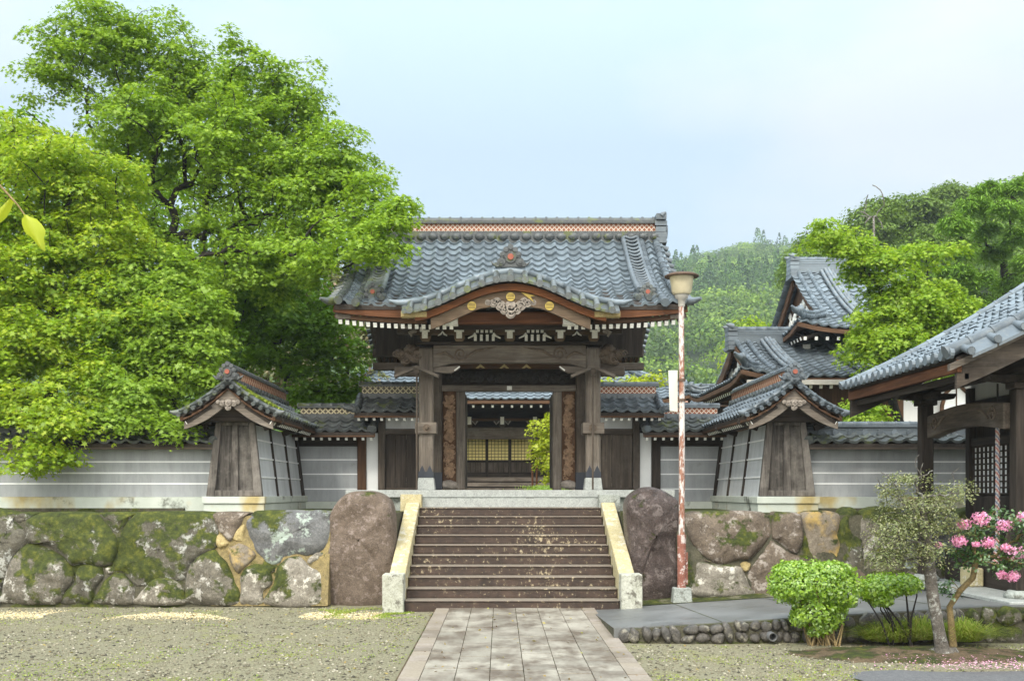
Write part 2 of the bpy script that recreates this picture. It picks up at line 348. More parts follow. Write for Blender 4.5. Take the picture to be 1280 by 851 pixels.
def walk_mat():
    t = NT('wet grey concrete'); a = t.noise(1.0, 6, .7); f = t.noise(40, 3)
    col = t.ramp(a, [(.3, (.095, .098, .096)), (.7, (.19, .192, .186))]); t.bump(f, .12, .005)
    return t.done(col, t.ramp(a, [(.3, .3), (.7, .6)]), .45)
M['walk'] = walk_mat()
M['rock_pink'] = stone('pinkish brown boulder', (.115, .084, .062), (.235, .180, .138), 9, lichen=(.27, .215, .185), bump=.7, moss=.12)
M['rock_wet'] = stone('wet brown boulder', (.050, .036, .030), (.155, .115, .102), 6, bump=1, rough=.36, lichen=(.20, .165, .15), moss=.1)
M['st_moss'] = stone('mossy wall stone', (.060, .053, .038), (.18, .165, .128), 5, moss=1.1, lichen=(.40, .40, .36))
M['st_half'] = stone('half mossed wall stone', (.085, .075, .055), (.245, .22, .175), 5, moss=.92, lichen=(.50, .48, .43))
M['st_pale'] = stone('pale lichened wall stone', (.15, .132, .102), (.38, .345, .285), 5, moss=.55, lichen=(.58, .55, .47))
M['st_grey'] = stone('blue grey wall stone', (.085, .085, .086), (.22, .22, .215), 3.5, moss=.36, lichen=(.36, .42, .36))
M['st_brown'] = stone('brown wall stone', (.090, .068, .050), (.215, .170, .125), 5, moss=.3, lichen=(.33, .29, .25))
M['st_yellow'] = stone('ochre stained wall stone', (.15, .12, .085), (.29, .245, .185), 4, yellow=.9, moss=.1)
M['st_ochre'] = stone('pale ochre wall stone', (.36, .27, .11), (.55, .44, .22), 6)
M['st_cobble'] = stone('wet dark cobble', (.045, .042, .037), (.155, .138, .118), 7, moss=0, rough=.45, lichen=(.24, .22, .17))
M['mortar'] = stone('dark mossy mortar', (.045, .045, .028), (.14, .125, .08), 6, moss=.6)
M['mortar_ochre'] = stone('ochre mortar', (.15, .12, .06), (.38, .29, .12), 3, moss=.25)
M['bark'] = stone('dark bark', (.018, .015, .012), (.055, .045, .036), 9, bump=.8)
M['bark_pale'] = stone('pale lichened bark', (.10, .085, .07), (.25, .225, .19), 9, bump=1, lichen=(.42, .42, .38))
M['bark_tan'] = stone('tan smooth bark', (.20, .14, .06), (.36, .27, .13), 6, bump=.3)
M['shoji'] = plain('yellowed shoji paper', (.86, .72, .30), .9, amp=.08, scale=3)
M['paper_grey'] = plain('grey window paper', (.84, .86, .86), .7, amp=.08, scale=4)
M['copper'] = plain('copper gutter', (.62, .38, .30), .45, .5)
M['iron'] = plain('black iron fitting', (.020, .024, .034), .5, .5)
M['zinc'] = plain('pale zinc gutter', (.40, .38, .34), .5, .5)
def rust_pole():
    t = NT('white paint peeling off rusty steel'); a = t.noise(7, 7, .75, (1,1,.35))
    col = t.mix(t.ramp(a, [(.475, 0), (.53, 1)]), (.58, .55, .52), t.ramp(t.noise(20, 4), [(.3, (.19, .08, .05)), (.7, (.36, .18, .12))]))
    return t.done(col, .7)
M['pole'] = rust_pole()
M['rust'] = stone('red rusty steel', (.22, .075, .05), (.36, .16, .115), 8, lichen=(.60, .54, .50), bump=.2)
M['lampglass'] = plain('yellowed opal lamp glass', (.50, .44, .30), .35, .5, amp=.2, scale=5)
M['rustcap'] = plain('rusty lamp cap', (.10, .062, .042), .6, amp=.4)
M['board'] = plain('blank cream board', (.66, .64, .55), .7, amp=.06, scale=3)
def rope_mat():
    t = NT('red white and blue twisted rope'); x = t.n('SeparateXYZ'); t.l(t.tc.outputs['Object'], x.inputs[0])
    p = t.math('FRACT', t.math('MULTIPLY', t.math('ADD', t.math('MULTIPLY', x.outputs['X'], 1.4), x.outputs['Z']), 9))
    return t.done(t.ramp(p, [(.0, (.55, .50, .46)), (.30, (.45, .12, .10)), (.45, (.60, .56, .50)), (.75, (.12, .15, .28)), (.9, (.60, .56, .50))]), .9)
M['rope'] = rope_mat()
M['plastic'] = plain('grey drain pipe', (.11, .11, .11), .5)
M['moss'] = leafmat('bright roof moss', [(.10, .14, .012), (.22, .28, .03), (.30, .36, .05)], .2)
# ------------------------------------------------------------------ roof kit
PROF = [(0, .35), (.10, .02), (.24, -.22), (.40, -.28), (.56, -.12), (.68, .38), (.80, .80), (.90, .82), (1.0, .42)]
def tiles(mb, S, nu, nv, keep=None, amp=.042, lip=.040, m=0, jit=.008):
    e = 1e-3
    def at(u, v):
        p = S(u, v); n = (S(u+e, v)-p).cross(S(u, v+e)-p)
        n = n.normalized() if n.length > 1e-12 else Vector((0,0,1))
        return p, (n if n.z >= 0 else -n)
    for j in range(nv):
        for i in range(nu):
            if keep and not keep((i+.5)/nu, (j+.5)/nv): continue
            top, bot, low = [], [], []; dz = rnd.uniform(-jit, jit)
            for pu, ph in PROF:
                u = (i+pu)/nu
                p, n = at(u, j/nv); p2, n2 = at(u, (j+1.08)/nv)
                h = ph*amp+dz
                top.append(p+n*(h+lip)); low.append(p+n*(h-.006)); bot.append(p2+n2*(h*.92))
            mb.grid([low, top], m, False); mb.grid([top, bot], m, True)
def barrels(mb, pts, r, seg=.26, m=0, n=9):          # a run of overlapping round cover tiles
    pts = [Vector(p) for p in pts]; L = [0]
    for a, b in zip(pts, pts[1:]): L.append(L[-1]+(b-a).length)
    k = max(1, round(L[-1]/seg))
    def at(t):
        s = t*L[-1]
        for i in range(len(pts)-1):
            if s <= L[i+1]+1e-9: return pts[i].lerp(pts[i+1], (s-L[i])/max(1e-9, L[i+1]-L[i]))
        return pts[-1]
    for i in range(k):
        p, q = at(i/k), at((i+1)/k); d = (q-p)
        mb.tube([p-d*.04, p+d*.08, p+d*.09, q], [r*1.12, r*1.12, r*.98, r*.98], n, m)
def onigawara(name, root, c, w, ax, sgn, mats, disc=True):   # ridge-end tile; faces sgn along axis ax
    mb = MB(); t = .09; i = 'xyz'.index(ax)
    def P(u, z): return (c[0]+(u*w if ax == 'y' else 0), c[1]+(u*w if ax == 'x' else 0), c[2]+z*w)
    def D(u, z, r, dep, off=0, m=0):
        p = list(P(u, z)); p[i] += sgn*off; mb.disc(p, r*w, ax, dep, 12, m)
    out = [(-.62,0),(-.50,.20),(-.38,.30),(-.36,.55),(-.26,.72),(-.14,.80),(-.05,.95),(.05,.95),(.14,.80),(.26,.72),(.36,.55),(.38,.30),(.50,.20),(.62,0)]
    mb.prism([((c[1] if ax == 'x' else c[0])+u*w, c[2]+z*w) for u, z in out], ax, c[i]-t/2, c[i]+t/2)
    for u in (-1, 1):
        D(u*.40, .22, .17, t+.05); D(u*.40, .22, .09, t+.09); D(u*.33, .52, .13, t+.05); D(u*.33, .52, .06, t+.09); D(u*.20, .74, .11, t+.05)
        D(u*.58, .10, .10, t+.04); mb.tube([P(u*.55, .08), P(u*.72, .14), P(u*.84, .26)], [.055*w*1.4, .045*w*1.4, .012*w], 7)
    D(0, .86, .12, t+.06); D(0, .40, .24, t+.05)
    ob = mb.build(name, mats[0], root)
    if disc:
        m2 = MB(); p = list(P(0, .42)); p[i] += sgn*(t/2+.035); m2.disc(p, .13*w, ax, .03, 14); m2.build('crest_disc', M['crest_red'], ob)
    return ob
def gable_roof(root, ax, a0, a1, c0, half, ze, zr, tile='tile', band=None, ridge_h=.16, ends=(1, 1), sag=.09, raf=.16, faces=(-1, 1), ridge_w=.16, wd_='brown', verge=(1, 1), oni=(0, 0), oni_w=.36, ridge_mats='tile', rafters=True):
    def P(a, c, z): return Vector((a, c0+c, z)) if ax == 'x' else Vector((c0+c, a, z))
    def zz(q): return zr-(zr-ze)*(q+sag*math.sin(PI*q))
    L = a1-a0; nu = max(2, round(L/.245)); slope = math.hypot(half, zr-ze); nv = max(2, round(slope/.24))
    o = 'y' if ax == 'x' else 'x'
    for sd in faces:
        mb = MB(); tiles(mb, lambda u, v: P(a0+u*L, sd*half*(1-v), zz(1-v)), nu, nv); mb.build('roof_tiles', M[tile], root)
        mb = MB()                                    # boards under the tiles
        for k in range(4):
            q0, q1 = k/4, (k+1)/4; e0, e1 = q0*half*sd, q1*half*sd
            lo = [P(a0+.03, e0, zz(q0)-.10), P(a1-.03, e0, zz(q0)-.10), P(a1-.03, e1, zz(q1)-.075), P(a0+.03, e1, zz(q1)-.075)]
            hi = [p+Vector((0,0,.055)) for p in lo]
            mb.hexa(lo, hi)
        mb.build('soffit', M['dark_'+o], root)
        ef = sd*(half-.03); mb = MB(); mb.beam(P(a0+.02, ef, ze-.075), P(a1-.02, ef, ze-.075), .05, .075); mb.build('fascia', M[wd_+'_'+ax], root, .006)
        if rafters:
            n = round((L-.2)/raf)
            for k in range(n+1):
                a = a0+.1+(L-.2)*k/n; mb = MB()
                p, q = P(a, sd*(half-.10), zz(.93)-.155), P(a, sd*half*.35, zz(.35)-.155)
                mb.beam(p, q, .055, .06, 0); d = (p-q).normalized(); mb.beam(p+d*.001, p+d*.012, .052, .056, 1); mb.build('rafter', [M['dark_'+o], M['gofun']], root)
        for e, (aa, on) in enumerate(((a0, verge[0]), (a1, verge[1]))):
            if on:
                mb = MB(); barrels(mb, [P(aa+(.06 if e == 0 else -.06), sd*half*q, zz(q)+.05) for q in (1.03, .8, .6, .4, .2, .03)], .07); mb.build('verge_tiles', M[tile], root)
    mb = MB()
    if ax == 'x': mb.box(a0+.05, a1-.05, c0-ridge_w*.55, c0+ridge_w*.55, zr-.04, zr+ridge_h*.25)
    else: mb.box(c0-ridge_w*.55, c0+ridge_w*.55, a0+.05, a1-.05, zr-.04, zr+ridge_h*.25)
    n = round(L/.25)                                 # the little round tile ends under the ridge
    for k in range(n):
        for sd in faces: mb.disc(P(a0+(k+.5)*L/n, sd*ridge_w*.56, zr+.01), .052, o, .06, 10)
    rg = mb.build('ridge', M[ridge_mats], root)
    if band:
        mb = MB()
        if ax == 'x': mb.box(a0+.09, a1-.09, c0-ridge_w*.42, c0+ridge_w*.42, zr+ridge_h*.25, zr+ridge_h*.8)
        else: mb.box(c0-ridge_w*.42, c0+ridge_w*.42, a0+.09, a1-.09, zr+ridge_h*.25, zr+ridge_h*.8)
        mb.build('ridge_band', M[band], rg)
    else:
        mb = MB()
        for k in range(3):
            z0 = zr+ridge_h*(.25+.19*k); w = ridge_w*(.5-.05*k)
            if ax == 'x': mb.box(a0+.06+.01*k, a1-.06-.01*k, c0-w, c0+w, z0+.004, z0+ridge_h*.17)
            else: mb.box(c0-w, c0+w, a0+.06+.01*k, a1-.06-.01*k, z0+.004, z0+ridge_h*.17)
        mb.build('ridge_layers', M[ridge_mats], rg)
    mb = MB(); zc = zr+ridge_h*.8
    if ax == 'x': mb.box(a0+.04, a1-.04, c0-ridge_w*.6, c0+ridge_w*.6, zc+.002, zc+.03)
    else: mb.box(c0-ridge_w*.6, c0+ridge_w*.6, a0+.04, a1-.04, zc+.002, zc+.03)
    barrels(mb, [P(a0+.03, 0, zc+.045), P(a1-.03, 0, zc+.045)], ridge_w*.36, .24); mb.build('ridge_cap', M[ridge_mats], rg)
    for e, on in enumerate(oni):
        if on: onigawara('ridge_ornament', root, P(a0-.0 if e == 0 else a1+.0, 0, zr-.10), oni_w, ax, -1 if e == 0 else 1, [M[ridge_mats]])
    return rg
def swirl(c, r, turns=1.4, flip=1, ax='y', n=16):
    out = []
    for k in range(n):
        t = k/(n-1); a = t*turns*2*PI*flip; q = r*(1-.85*t)
        out.append((c[0]+q*math.cos(a), c[1], c[2]+q*math.sin(a)) if ax == 'y' else (c[0], c[1]+q*math.cos(a), c[2]+q*math.sin(a)))
    return out
def carve(mb, x0, x1, z0, z1, Y, n, r, m=0):          # relief of curling scrolls on a panel facing -Y
    for k in range(n):
        c = (rnd.uniform(x0+r, max(x0+r, x1-r)), Y, rnd.uniform(z0+r, max(z0+r, z1-r)))
        mb.tube(swirl(c, r*rnd.uniform(.6, 1), 1.3, rnd.choice((-1, 1)), n=12), r*.24, 6, m)
        if k % 2: mb.blob((c[0]+rnd.uniform(-r, r), Y, c[2]+rnd.uniform(-r, r)), (r*.5, r*.35, r*.5), m, nu=8, nv=5, seed=k)

# ------------------------------------------------------------------ the ground, path, terrace and hills
def sheet(name, mat, xs, ys, zf, kind='structure', parent=None):
    mb = MB(); mb.grid([[(x, y, zf(x, y)) for x in xs] for y in ys], 0, True)
    return tag(mb.build(name, mat, parent), kind=kind)
def lin(a, b, n): return [a+(b-a)*k/(n-1) for k in range(n)]
def nz(x, y, s=1.0, o=0): return mnoise.noise(Vector((x*s+o, y*s, o*.7)))
def gz(x, y): return .022*nz(x, y, .9)+.012*nz(x, y, 3.1, 4)-.02
xs = [-900, -300, -100, -40, -20]+lin(-12, 12, 97)+[20, 40, 100, 300, 900]
ys = [-200, -40, -5, 2]+lin(6, 17.2, 60)+[22, 60, 900]
sheet('ground', M['ground'], xs, ys, lambda x, y: gz(x, y) if abs(x) < 12.1 and 5 < y < 17.3 else -.03)
# paving: real slabs with open joints, in one sheet
mb = MB(); x = CX-1.15+.03
cols = [.20]+[.322]*6+[.20]
for ci, w in enumerate(cols):
    y = 3.2-rnd.uniform(0, .4); edge = ci in (0, 7)
    while y < 16.0:
        l = rnd.uniform(.30, .42) if y < 11.9 else rnd.uniform(.55, .9)
        y1 = min(y+l, 16.02); z = .035+rnd.uniform(-.003, .003)
        if y1-y > .05: mb.hexa([(x+.002,y+.002,-.08),(x+w-.002,y+.002,-.08),(x+w-.002,y1-.002,-.08),(x+.002,y1-.002,-.08)], [(x+.004,y+.004,z),(x+w-.004,y+.004,z),(x+w-.004,y1-.004,z),(x+.004,y1-.004,z)], 1 if edge else 0)
        y = y1
    x += w
tag(mb.build('path', [M['pave'], M['border']]), kind='structure')
mb = MB(); mb.box(CX-1.14, CX+1.14, 2.8, 16.0, -.08, .022); tag(mb.build('path_bed', M['soil']), kind='structure')
# terrace behind the retaining walls
mb = MB(); mb.box(-60, CX-1.86, 17.2, 120, -.5, 1.405); mb.box(CX+1.86, 60, 17.2, 120, -.5, 1.405); mb.box(CX-1.858, CX+1.858, 19.37, 120, -.5, 1.405)
tag(mb.build('terrace', M['mortar']), kind='structure')
mb = MB(); mb.box(-55, 55, 24.9, 119, 1.3, 1.72); tag(mb.build('courtyard_ground', M['ground']), kind='structure')
# hills
FAR = [(-600, 60), (-250, 72), (-120, 84), (-60, 92), (40, 98), (84, 106), (100, 110), (117, 115), (132, 115), (145, 110), (170, 100), (260, 110), (600, 90)]
def interp(x, T):
    if x <= T[0][0]: return T[0][1]
    for (a, p), (b, q) in zip(T, T[1:]):
        if x <= b:
            t = (x-a)/(b-a); t = t*t*(3-2*t); return p+(q-p)*t
    return T[-1][1]
def hill(x, y):
    t = min(max((y-150)/370, 0), 1.0); back = max(0, (y-520)/300)
    f = interp(x*520/max(y, 150), FAR)*(t**.85)*(1-.4*min(1, back))+7*nz(x, y, .012)*min(1, t*3)
    u = min(max((y-62)/75, 0), 1); v = min(max((x/max(y, 20)-.235)/.10, 0), 1); v = v*v*(3-2*v); u = u*u*(3-2*u)
    n = (30+34*max(0, x/max(y, 20)-.3))*u*v*(1 if y < 190 else max(0, 1-(y-190)/160))
    return max(f, n, 0)+1.0
M['hillground'] = plain('shaded forest floor', (.030, .045, .014), .95, amp=.4, scale=.3)
sheet('hills', M['hillground'], lin(-420, 420, 85), [62]+lin(75, 700, 80), lambda x, y: hill(x, y)-.4)

# ------------------------------------------------------------------ stairs
st = thing('stone_staircase', 'dark brown stone staircase of ten steps climbing to the gate between ochre sloping curbs', 'stairs', (CX, 16, 0))
for k in range(10):
    mb = MB(); y0 = 16+.333*k; z1 = .147*(k+1)
    mb.box(CX-1.583, CX+1.583, y0, 19.34, z1-.147+(.002 if k else -.05), z1-.03); mb.box(CX-1.583, CX+1.583, y0-.018, 19.34, z1-.028, z1)
    mb.build('step', M['stair'], st, .008)
for s in (-1, 1):
    b = MB(); xi, xo = CX+s*1.59, CX+s*1.90; x0, x1 = min(xi, xo), max(xi, xo)
    b.prism([(16.18, .0), (16.18, .52), (19.05, 1.56), (19.05, 0)], 'x', *sorted((CX+s*1.592, CX+s*1.83))); cb = b.build('sloping_curb', M['curb'], st, .01)
    b = MB(); b.box(x0, x1, 15.84, 16.176, -.05, .54); b.build('curb_post', M['curb_post'], st, .012)
    b = MB(); b.box(x0-.03, x1+.03, 19.054, 19.36, 1.2, 1.70); b.build('top_block', M['granite_old'] if s > 0 else M['curb'], st, .01)
mb = MB(); mb.box(CX-1.56, CX+1.56, 19.3, 19.345, 1.47, 1.625); mb.build('top_riser', M['granite'], st, .004)

# ------------------------------------------------------------------ stone platform of the gate
T = 1.775
pf = thing('stone_platform', 'pale granite platform with a speckled edge slab under the temple gate', 'platform', (CX, 22, 1.4))
mb = MB(); mb.box(CX-2.95, CX+2.95, 19.42, 24.7, 1.64, T); mb.build('edge_slab', M['granite'], pf, .012)
mb = MB(); mb.box(CX-2.86, CX-1.93, 19.52, 24.6, 1.38, 1.637); mb.box(CX+1.93, CX+2.86, 19.52, 24.6, 1.38, 1.637); mb.box(CX-1.9, CX+1.9, 19.40, 24.6, 1.38, 1.637); mb.build('foundation', M['granite_old'], pf)

# ------------------------------------------------------------------ stones fitted from their outlines
def stone_mesh(mb, poly, depth, seed, back=.25, amp=.035, bulge=.55, push=lambda p: p):
    n = 40; k = len(poly); P = []                    # smooth closed outline
    for i in range(n):
        t = i*k/n; a = int(t); f = t-a
        p0, p1, p2, p3 = [poly[(a+d) % k] for d in (-1, 0, 1, 2)]
        P.append(tuple(.5*(2*p1[c]+(p2[c]-p0[c])*f+(2*p0[c]-5*p1[c]+4*p2[c]-p3[c])*f*f+(3*p1[c]-p0[c]-3*p2[c]+p3[c])*f**3) for c in (0, 1)))
    cx = sum(p[0] for p in P)/n; cz = sum(p[1] for p in P)/n
    rows = [(1.05, -back), (1.05, .0)]+[(s_, d_*depth) for s_, d_ in ((1.035, .3), (.99, .52), (.93, .63), (.85, .77), (.72, .88), (.56, .95), (.38, .99), (.18, 1.02), (.02, 1.02))]
    V = []
    for s, d in rows:
        row = []
        for i in range(n+1):
            p = P[i % n]; x = cx+(p[0]-cx)*s; z = cz+(p[1]-cz)*s
            q = Vector((x*2.1+seed*3.7, z*2.1, seed*1.3))
            w = amp*(mnoise.noise(q)*1.6+mnoise.noise(q*2.7)*.9+mnoise.noise(q*6)*.5+mnoise.noise(q*13)*.3-abs(mnoise.noise(q*1.9+Vector((3,1,4))))*.9)+amp*.8*abs(mnoise.noise(q*1.3+Vector((9,9,9))))
            row.append(push((x, -(d+(w if d >= 0 else 0)), z)))
        V.append(row)
    mb.grid(V, 0, True)
def wallpt(px, py, y0=16.66, batter=.25):
    Y = y0
    for _ in range(3): Y = y0+batter*max(0, wz(py, Y))
    return wx(px, Y), wz(py, Y)
def wallpush(y0, batter): return lambda p: (p[0], y0+batter*max(p[2], 0)+p[1], p[2])
Z1 = (5.818, 0, 625); Z2 = (5.818, 200, 625); Z3 = (4.919, 840, 625)
LEFT = [(Z1, 'st_moss', .22, [(-210,95),(95,97),(110,150),(190,230),(200,310),(90,420),(40,555),(-210,555)]),
 (Z1, 'st_moss', .12, [(100,92),(258,92),(230,130),(150,165),(110,140)]),
 (Z1, 'st_moss', .26, [(212,160),(280,110),(400,92),(640,95),(730,120),(805,210),(850,300),(840,390),(780,475),(600,455),(530,465),(460,395),(330,315),(215,305)]),
 (Z1, 'st_moss', .15, [(742,92),(975,92),(955,130),(890,210),(853,245),(810,200),(755,130)]),
 (Z1, 'st_moss', .26, [(995,112),(1050,95),(1280,92),(1550,100),(1570,160),(1578,330),(1470,395),(1390,450),(1362,555),(1300,580),(1060,615),(985,605),(905,525),(850,505),(860,420),(880,300),(900,220)]),
 (Z1, 'st_half', .32, [(45,600),(65,520),(115,400),(200,325),(270,315),(400,372),(500,445),(535,520),(530,590),(480,650),(425,742),(32,742),(25,690)]),
 (Z1, 'st_moss', .24, [(575,500),(612,468),(690,453),(742,482),(752,520),(755,560),(695,640),(655,742),(450,742),(485,660),(553,600)]),
 (Z1, 'st_pale', .12, [(768,490),(815,480),(838,515),(800,535),(775,528)]),
 (Z1, 'st_half', .30, [(765,580),(812,547),(890,532),(938,570),(978,630),(975,700),(955,752),(680,752),(700,690)]),
 (Z1, 'st_pale', .32, [(1075,620),(1122,577),(1190,560),(1270,572),(1318,612),(1348,670),(1338,752),(980,752),(1005,700)]),
 (Z1, 'st_moss', .24, [(-210,572),(3,572),(15,640),(10,750),(-210,750)]),
 (Z2, 'st_brown', .22, [(408,92),(632,92),(617,130),(530,278),(498,283),(424,222),(405,150)]),
 (Z2, 'st_ochre', .15, [(418,235),(510,302),(478,335),(424,340)]),
 (Z2, 'st_ochre', .14, [(608,175),(622,205),(616,285),(600,300),(535,283),(545,242)]),
 (Z2, 'st_grey', .28, [(637,150),(685,100),(760,82),(1220,82),(1236,120),(1230,275),(1185,355),(1080,405),(950,405),(860,460),(795,455),(705,367),(648,288),(628,210)]),
 (Z2, 'st_half', .34, [(205,570),(235,472),(305,403),(400,356),(436,402),(495,460),(553,580),(578,640),(575,752),(222,750),(197,690)]),
 (Z2, 'st_yellow', .24, [(500,362),(542,316),(608,314),(675,363),(698,402),(655,457),(600,505),(573,525),(525,458)]),
 (Z2, 'st_pale', .28, [(597,542),(643,484),(720,464),(785,484),(822,560),(808,618),(755,660),(745,748),(600,750),(597,640)]),
 (Z2, 'st_pale', .18, [(774,482),(810,468),(842,484),(842,516),(802,527),(775,508)]),
 (Z2, 'st_pale', .30, [(838,600),(866,482),(932,424),(1010,409),(1046,432),(1096,482),(1146,503),(1174,560),(1154,752),(778,752),(798,662)]),
 (Z2, 'st_pale', .16, [(1056,432),(1132,379),(1188,374),(1192,398),(1150,436),(1082,465)])]
for k in range(3):
    x = -40-k*34
    LEFT.append((( 1, 0, 0), 'st_moss', .24, [(x-33, 641+k % 2*3), (x-2, 641), (x, 690+9*k), (x-16, 706), (x-32, 692)]))
    LEFT.append((( 1, 0, 0), 'st_half', .26, [(x-31, 708), (x-14, 704+4*k), (x, 716), (x-1, 753), (x-33, 753)]))
RIGHT = [(Z3, 'st_brown', .30, [(95,88),(300,72),(500,74),(570,93),(600,160),(594,228),(516,315),(466,355),(400,360),(330,390),(270,385),(184,327),(126,258),(97,180)]),
 (Z3, 'st_brown', .26, [(625,88),(700,79),(776,88),(795,150),(799,238),(767,314),(720,310),(655,256),(614,219)]),
 (Z3, 'st_yellow', .16, [(803,84),(1010,84),(1026,200),(1026,366),(865,356),(837,290),(808,200)]),
 (Z3, 'st_moss', .14, [(1036,88),(1150,88),(1158,396),(1045,396)]),
 (Z3, 'st_half', .18, [(1168,88),(1400,84),(1416,416),(1205,434),(1172,376)]),
 (Z3, 'st_pale', .24, [(165,384),(260,394),(400,404),(436,442),(474,530),(492,586),(126,582),(146,442)]),
 (Z3, 'st_brown', .18, [(552,307),(602,247),(640,270),(717,324),(846,354),(873,402),(864,586),(516,582),(488,500),(460,455),(528,362)]),
 (Z3, 'st_ochre', .14, [(419,387),(450,374),(480,391),(467,427),(441,435),(424,410)]),
 (Z3, 'st_brown', .10, [(168,353),(240,373),(247,383),(172,371)]),
 (Z3, 'st_brown', .16, [(886,404),(1150,424),(1176,596),(876,590)]),
 (Z3, 'st_moss', .22, [(1196,454),(1416,434),(1436,616),(1190,606)]),
 (Z3, 'st_grey', .22, [(1434,88),(1746,90),(1756,326),(1446,414)]),
 (Z3, 'st_half', .26, [(1456,434),(1766,344),(1776,646),(1456,636)]),
 (Z3, 'st_moss', .22, [(1766,92),(2050,95),(2060,640),(1790,640),(1775,340)])]
def retaining(name, label, data, x0, x1, mort, lab):
    t = thing(name, label, 'wall', ((x0+x1)/2, 16.8, 0))
    mb = MB(); mb.prism([(16.615, -.1), (16.97, 1.38), (17.5, 1.38), (17.5, -.1)], 'x', x0, x1); mb.build('mortar', M[mort], t)
    for k, ((sc, ox, oy), m, dep, pl) in enumerate(data):
        mb = MB(); stone_mesh(mb, [wallpt(ox+a/sc, oy+b/sc) for a, b in pl], dep*.66, k+len(data), amp=.045, push=wallpush(16.68, .25))
        o = mb.build('stone', M[m], t)
        lb = {'st_ochre': 'small ochre yellow stone', 'st_pale': 'pale lichened stone', 'st_moss': 'moss covered stone', 'st_grey': 'large blue grey stone', 'st_yellow': 'stone stained with ochre'}.get(m)
        if lb: o['label'] = lb
    return t
lw = retaining('retaining_wall', 'mossy retaining wall of large rounded stones under the plaster wall beside the left maples', LEFT, -12, -2.9, 'mortar', 'l')
mb = MB(); mb.prism([(16.61, .0), (16.955, 1.37), (17.4, 1.37), (17.4, 0)], 'x', wx(268, 16.8), wx(412, 16.8)); mb.build('ochre_mortar', M['mortar_ochre'], lw)
retaining('retaining_wall', 'brown and ochre stone retaining wall behind the lamp post and the clipped shrubs', RIGHT, 2.75, 13, 'mortar', 'r')
def boulder(label, outline, Y, mat, seed, depth, amp):
    pl = [(wx(a, Y), wz(b, Y)) for a, b in outline]; cxx = sum(p[0] for p in pl)/len(pl)
    mb = MB(); stone_mesh(mb, pl, depth, seed, back=.45, amp=amp, bulge=.5, push=lambda p: (p[0], Y+.02+p[1]+.05*p[2], p[2]))
    root = mb.build('standing_boulder', M[mat]); return tag(root, label, 'boulder', 'boulders flanking the stairs')
boulder('tall pinkish brown boulder with a smooth rounded top left of the stairs', [(402,757),(405,700),(412,650),(430,622),(455,616),(478,622),(489,642),(490,700),(488,757)], 17.0, 'rock_pink', 3, .24, .055)
boulder('tall wet dark brown rugged boulder with a peaked top beside the lamp post', [(789,752),(788,690),(785,640),(791,621),(813,611),(838,620),(850,638),(853,700),(851,752)], 17.0, 'rock_wet', 21, .24, .10)
# ------------------------------------------------------------------ the temple gate
G = thing('temple_gate', 'large wooden temple gate with curved gable and grey blue tiled roof above the stairs', 'gate', (CX, 22, T))
YG = 22.0; HALF = 3.3; ZE, ZR = 4.90, 6.86
def gzz(q, gx=0): return ZR-(ZR-ZE)*(q+.10*math.sin(PI*q))+.13*(abs(gx)/3.1)**4*q*q
def gate_pt(gx, q, sd): return Vector((CX+gx, YG+sd*HALF*q, gzz(q, gx)))
KW = 1.84; KY = 18.42
def kara(gx): return ZE-.06+.54*.5*(1+math.cos(PI*min(1, abs(gx)/KW)))
RX = 3.07
for sd in (-1, 1):
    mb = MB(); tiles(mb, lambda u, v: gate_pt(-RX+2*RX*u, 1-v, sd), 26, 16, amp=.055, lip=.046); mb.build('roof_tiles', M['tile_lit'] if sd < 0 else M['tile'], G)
    mb = MB()
    for k in range(6):
        q0, q1 = k/6, (k+1)/6
        lo = [gate_pt(-RX+.04, q0, sd), gate_pt(RX-.04, q0, sd), gate_pt(RX-.04, q1, sd), gate_pt(-RX+.04, q1, sd)]
        lo = [p-Vector((0,0,.14)) for p in lo]; mb.hexa(lo, [p+Vector((0,0,.09)) for p in lo])
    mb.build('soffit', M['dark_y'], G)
    for e in ((-1, 1) if sd < 0 else (0,)):          # eaves fascia: two lengths beside the curved gable in front, one behind
        mb = MB(); xa, xb = (e*1.45, e*3.05) if e else (-3.05, 3.05); n = 8
        for k in range(n):
            g0, g1 = xa+(xb-xa)*k/n, xa+(xb-xa)*(k+1)/n
            p, q = gate_pt(g0, .985, sd)-Vector((0,0,.12)), gate_pt(g1, .985, sd)-Vector((0,0,.12)); mb.beam(p, q, .07, .15)
            mb.beam(p+Vector((0,-sd*.09,-.115)), q+Vector((0,-sd*.09,-.115)), .06, .07, 1)
        mb.build('fascia', [M['red_x'], M['brown_x']], G)
    xsr = [g for k in range(50) for g in [-2.95+5.9*k/49] if (abs(g) > 1.02 if sd < 0 else abs(g) > 1.5)]
    for g in xsr:
        mb = MB(); p = gate_pt(g, .955, sd)-Vector((0,0,.36)); q = gate_pt(g, .52, sd)-Vector((0,0,.27)); r_ = gate_pt(g, .06, sd)-Vector((0,0,.245))
        mb.beam(p, q, .06, .075, 0); mb.beam(q, r_, .06, .075, 0); d = (p-q).normalized(); mb.beam(p+d*.001, p+d*.012, .064, .079, 1)
        mb.build('rafter', [M['brown_y'] if abs(g) > 1.6 else M['dark_y'], M['gofun']], G)
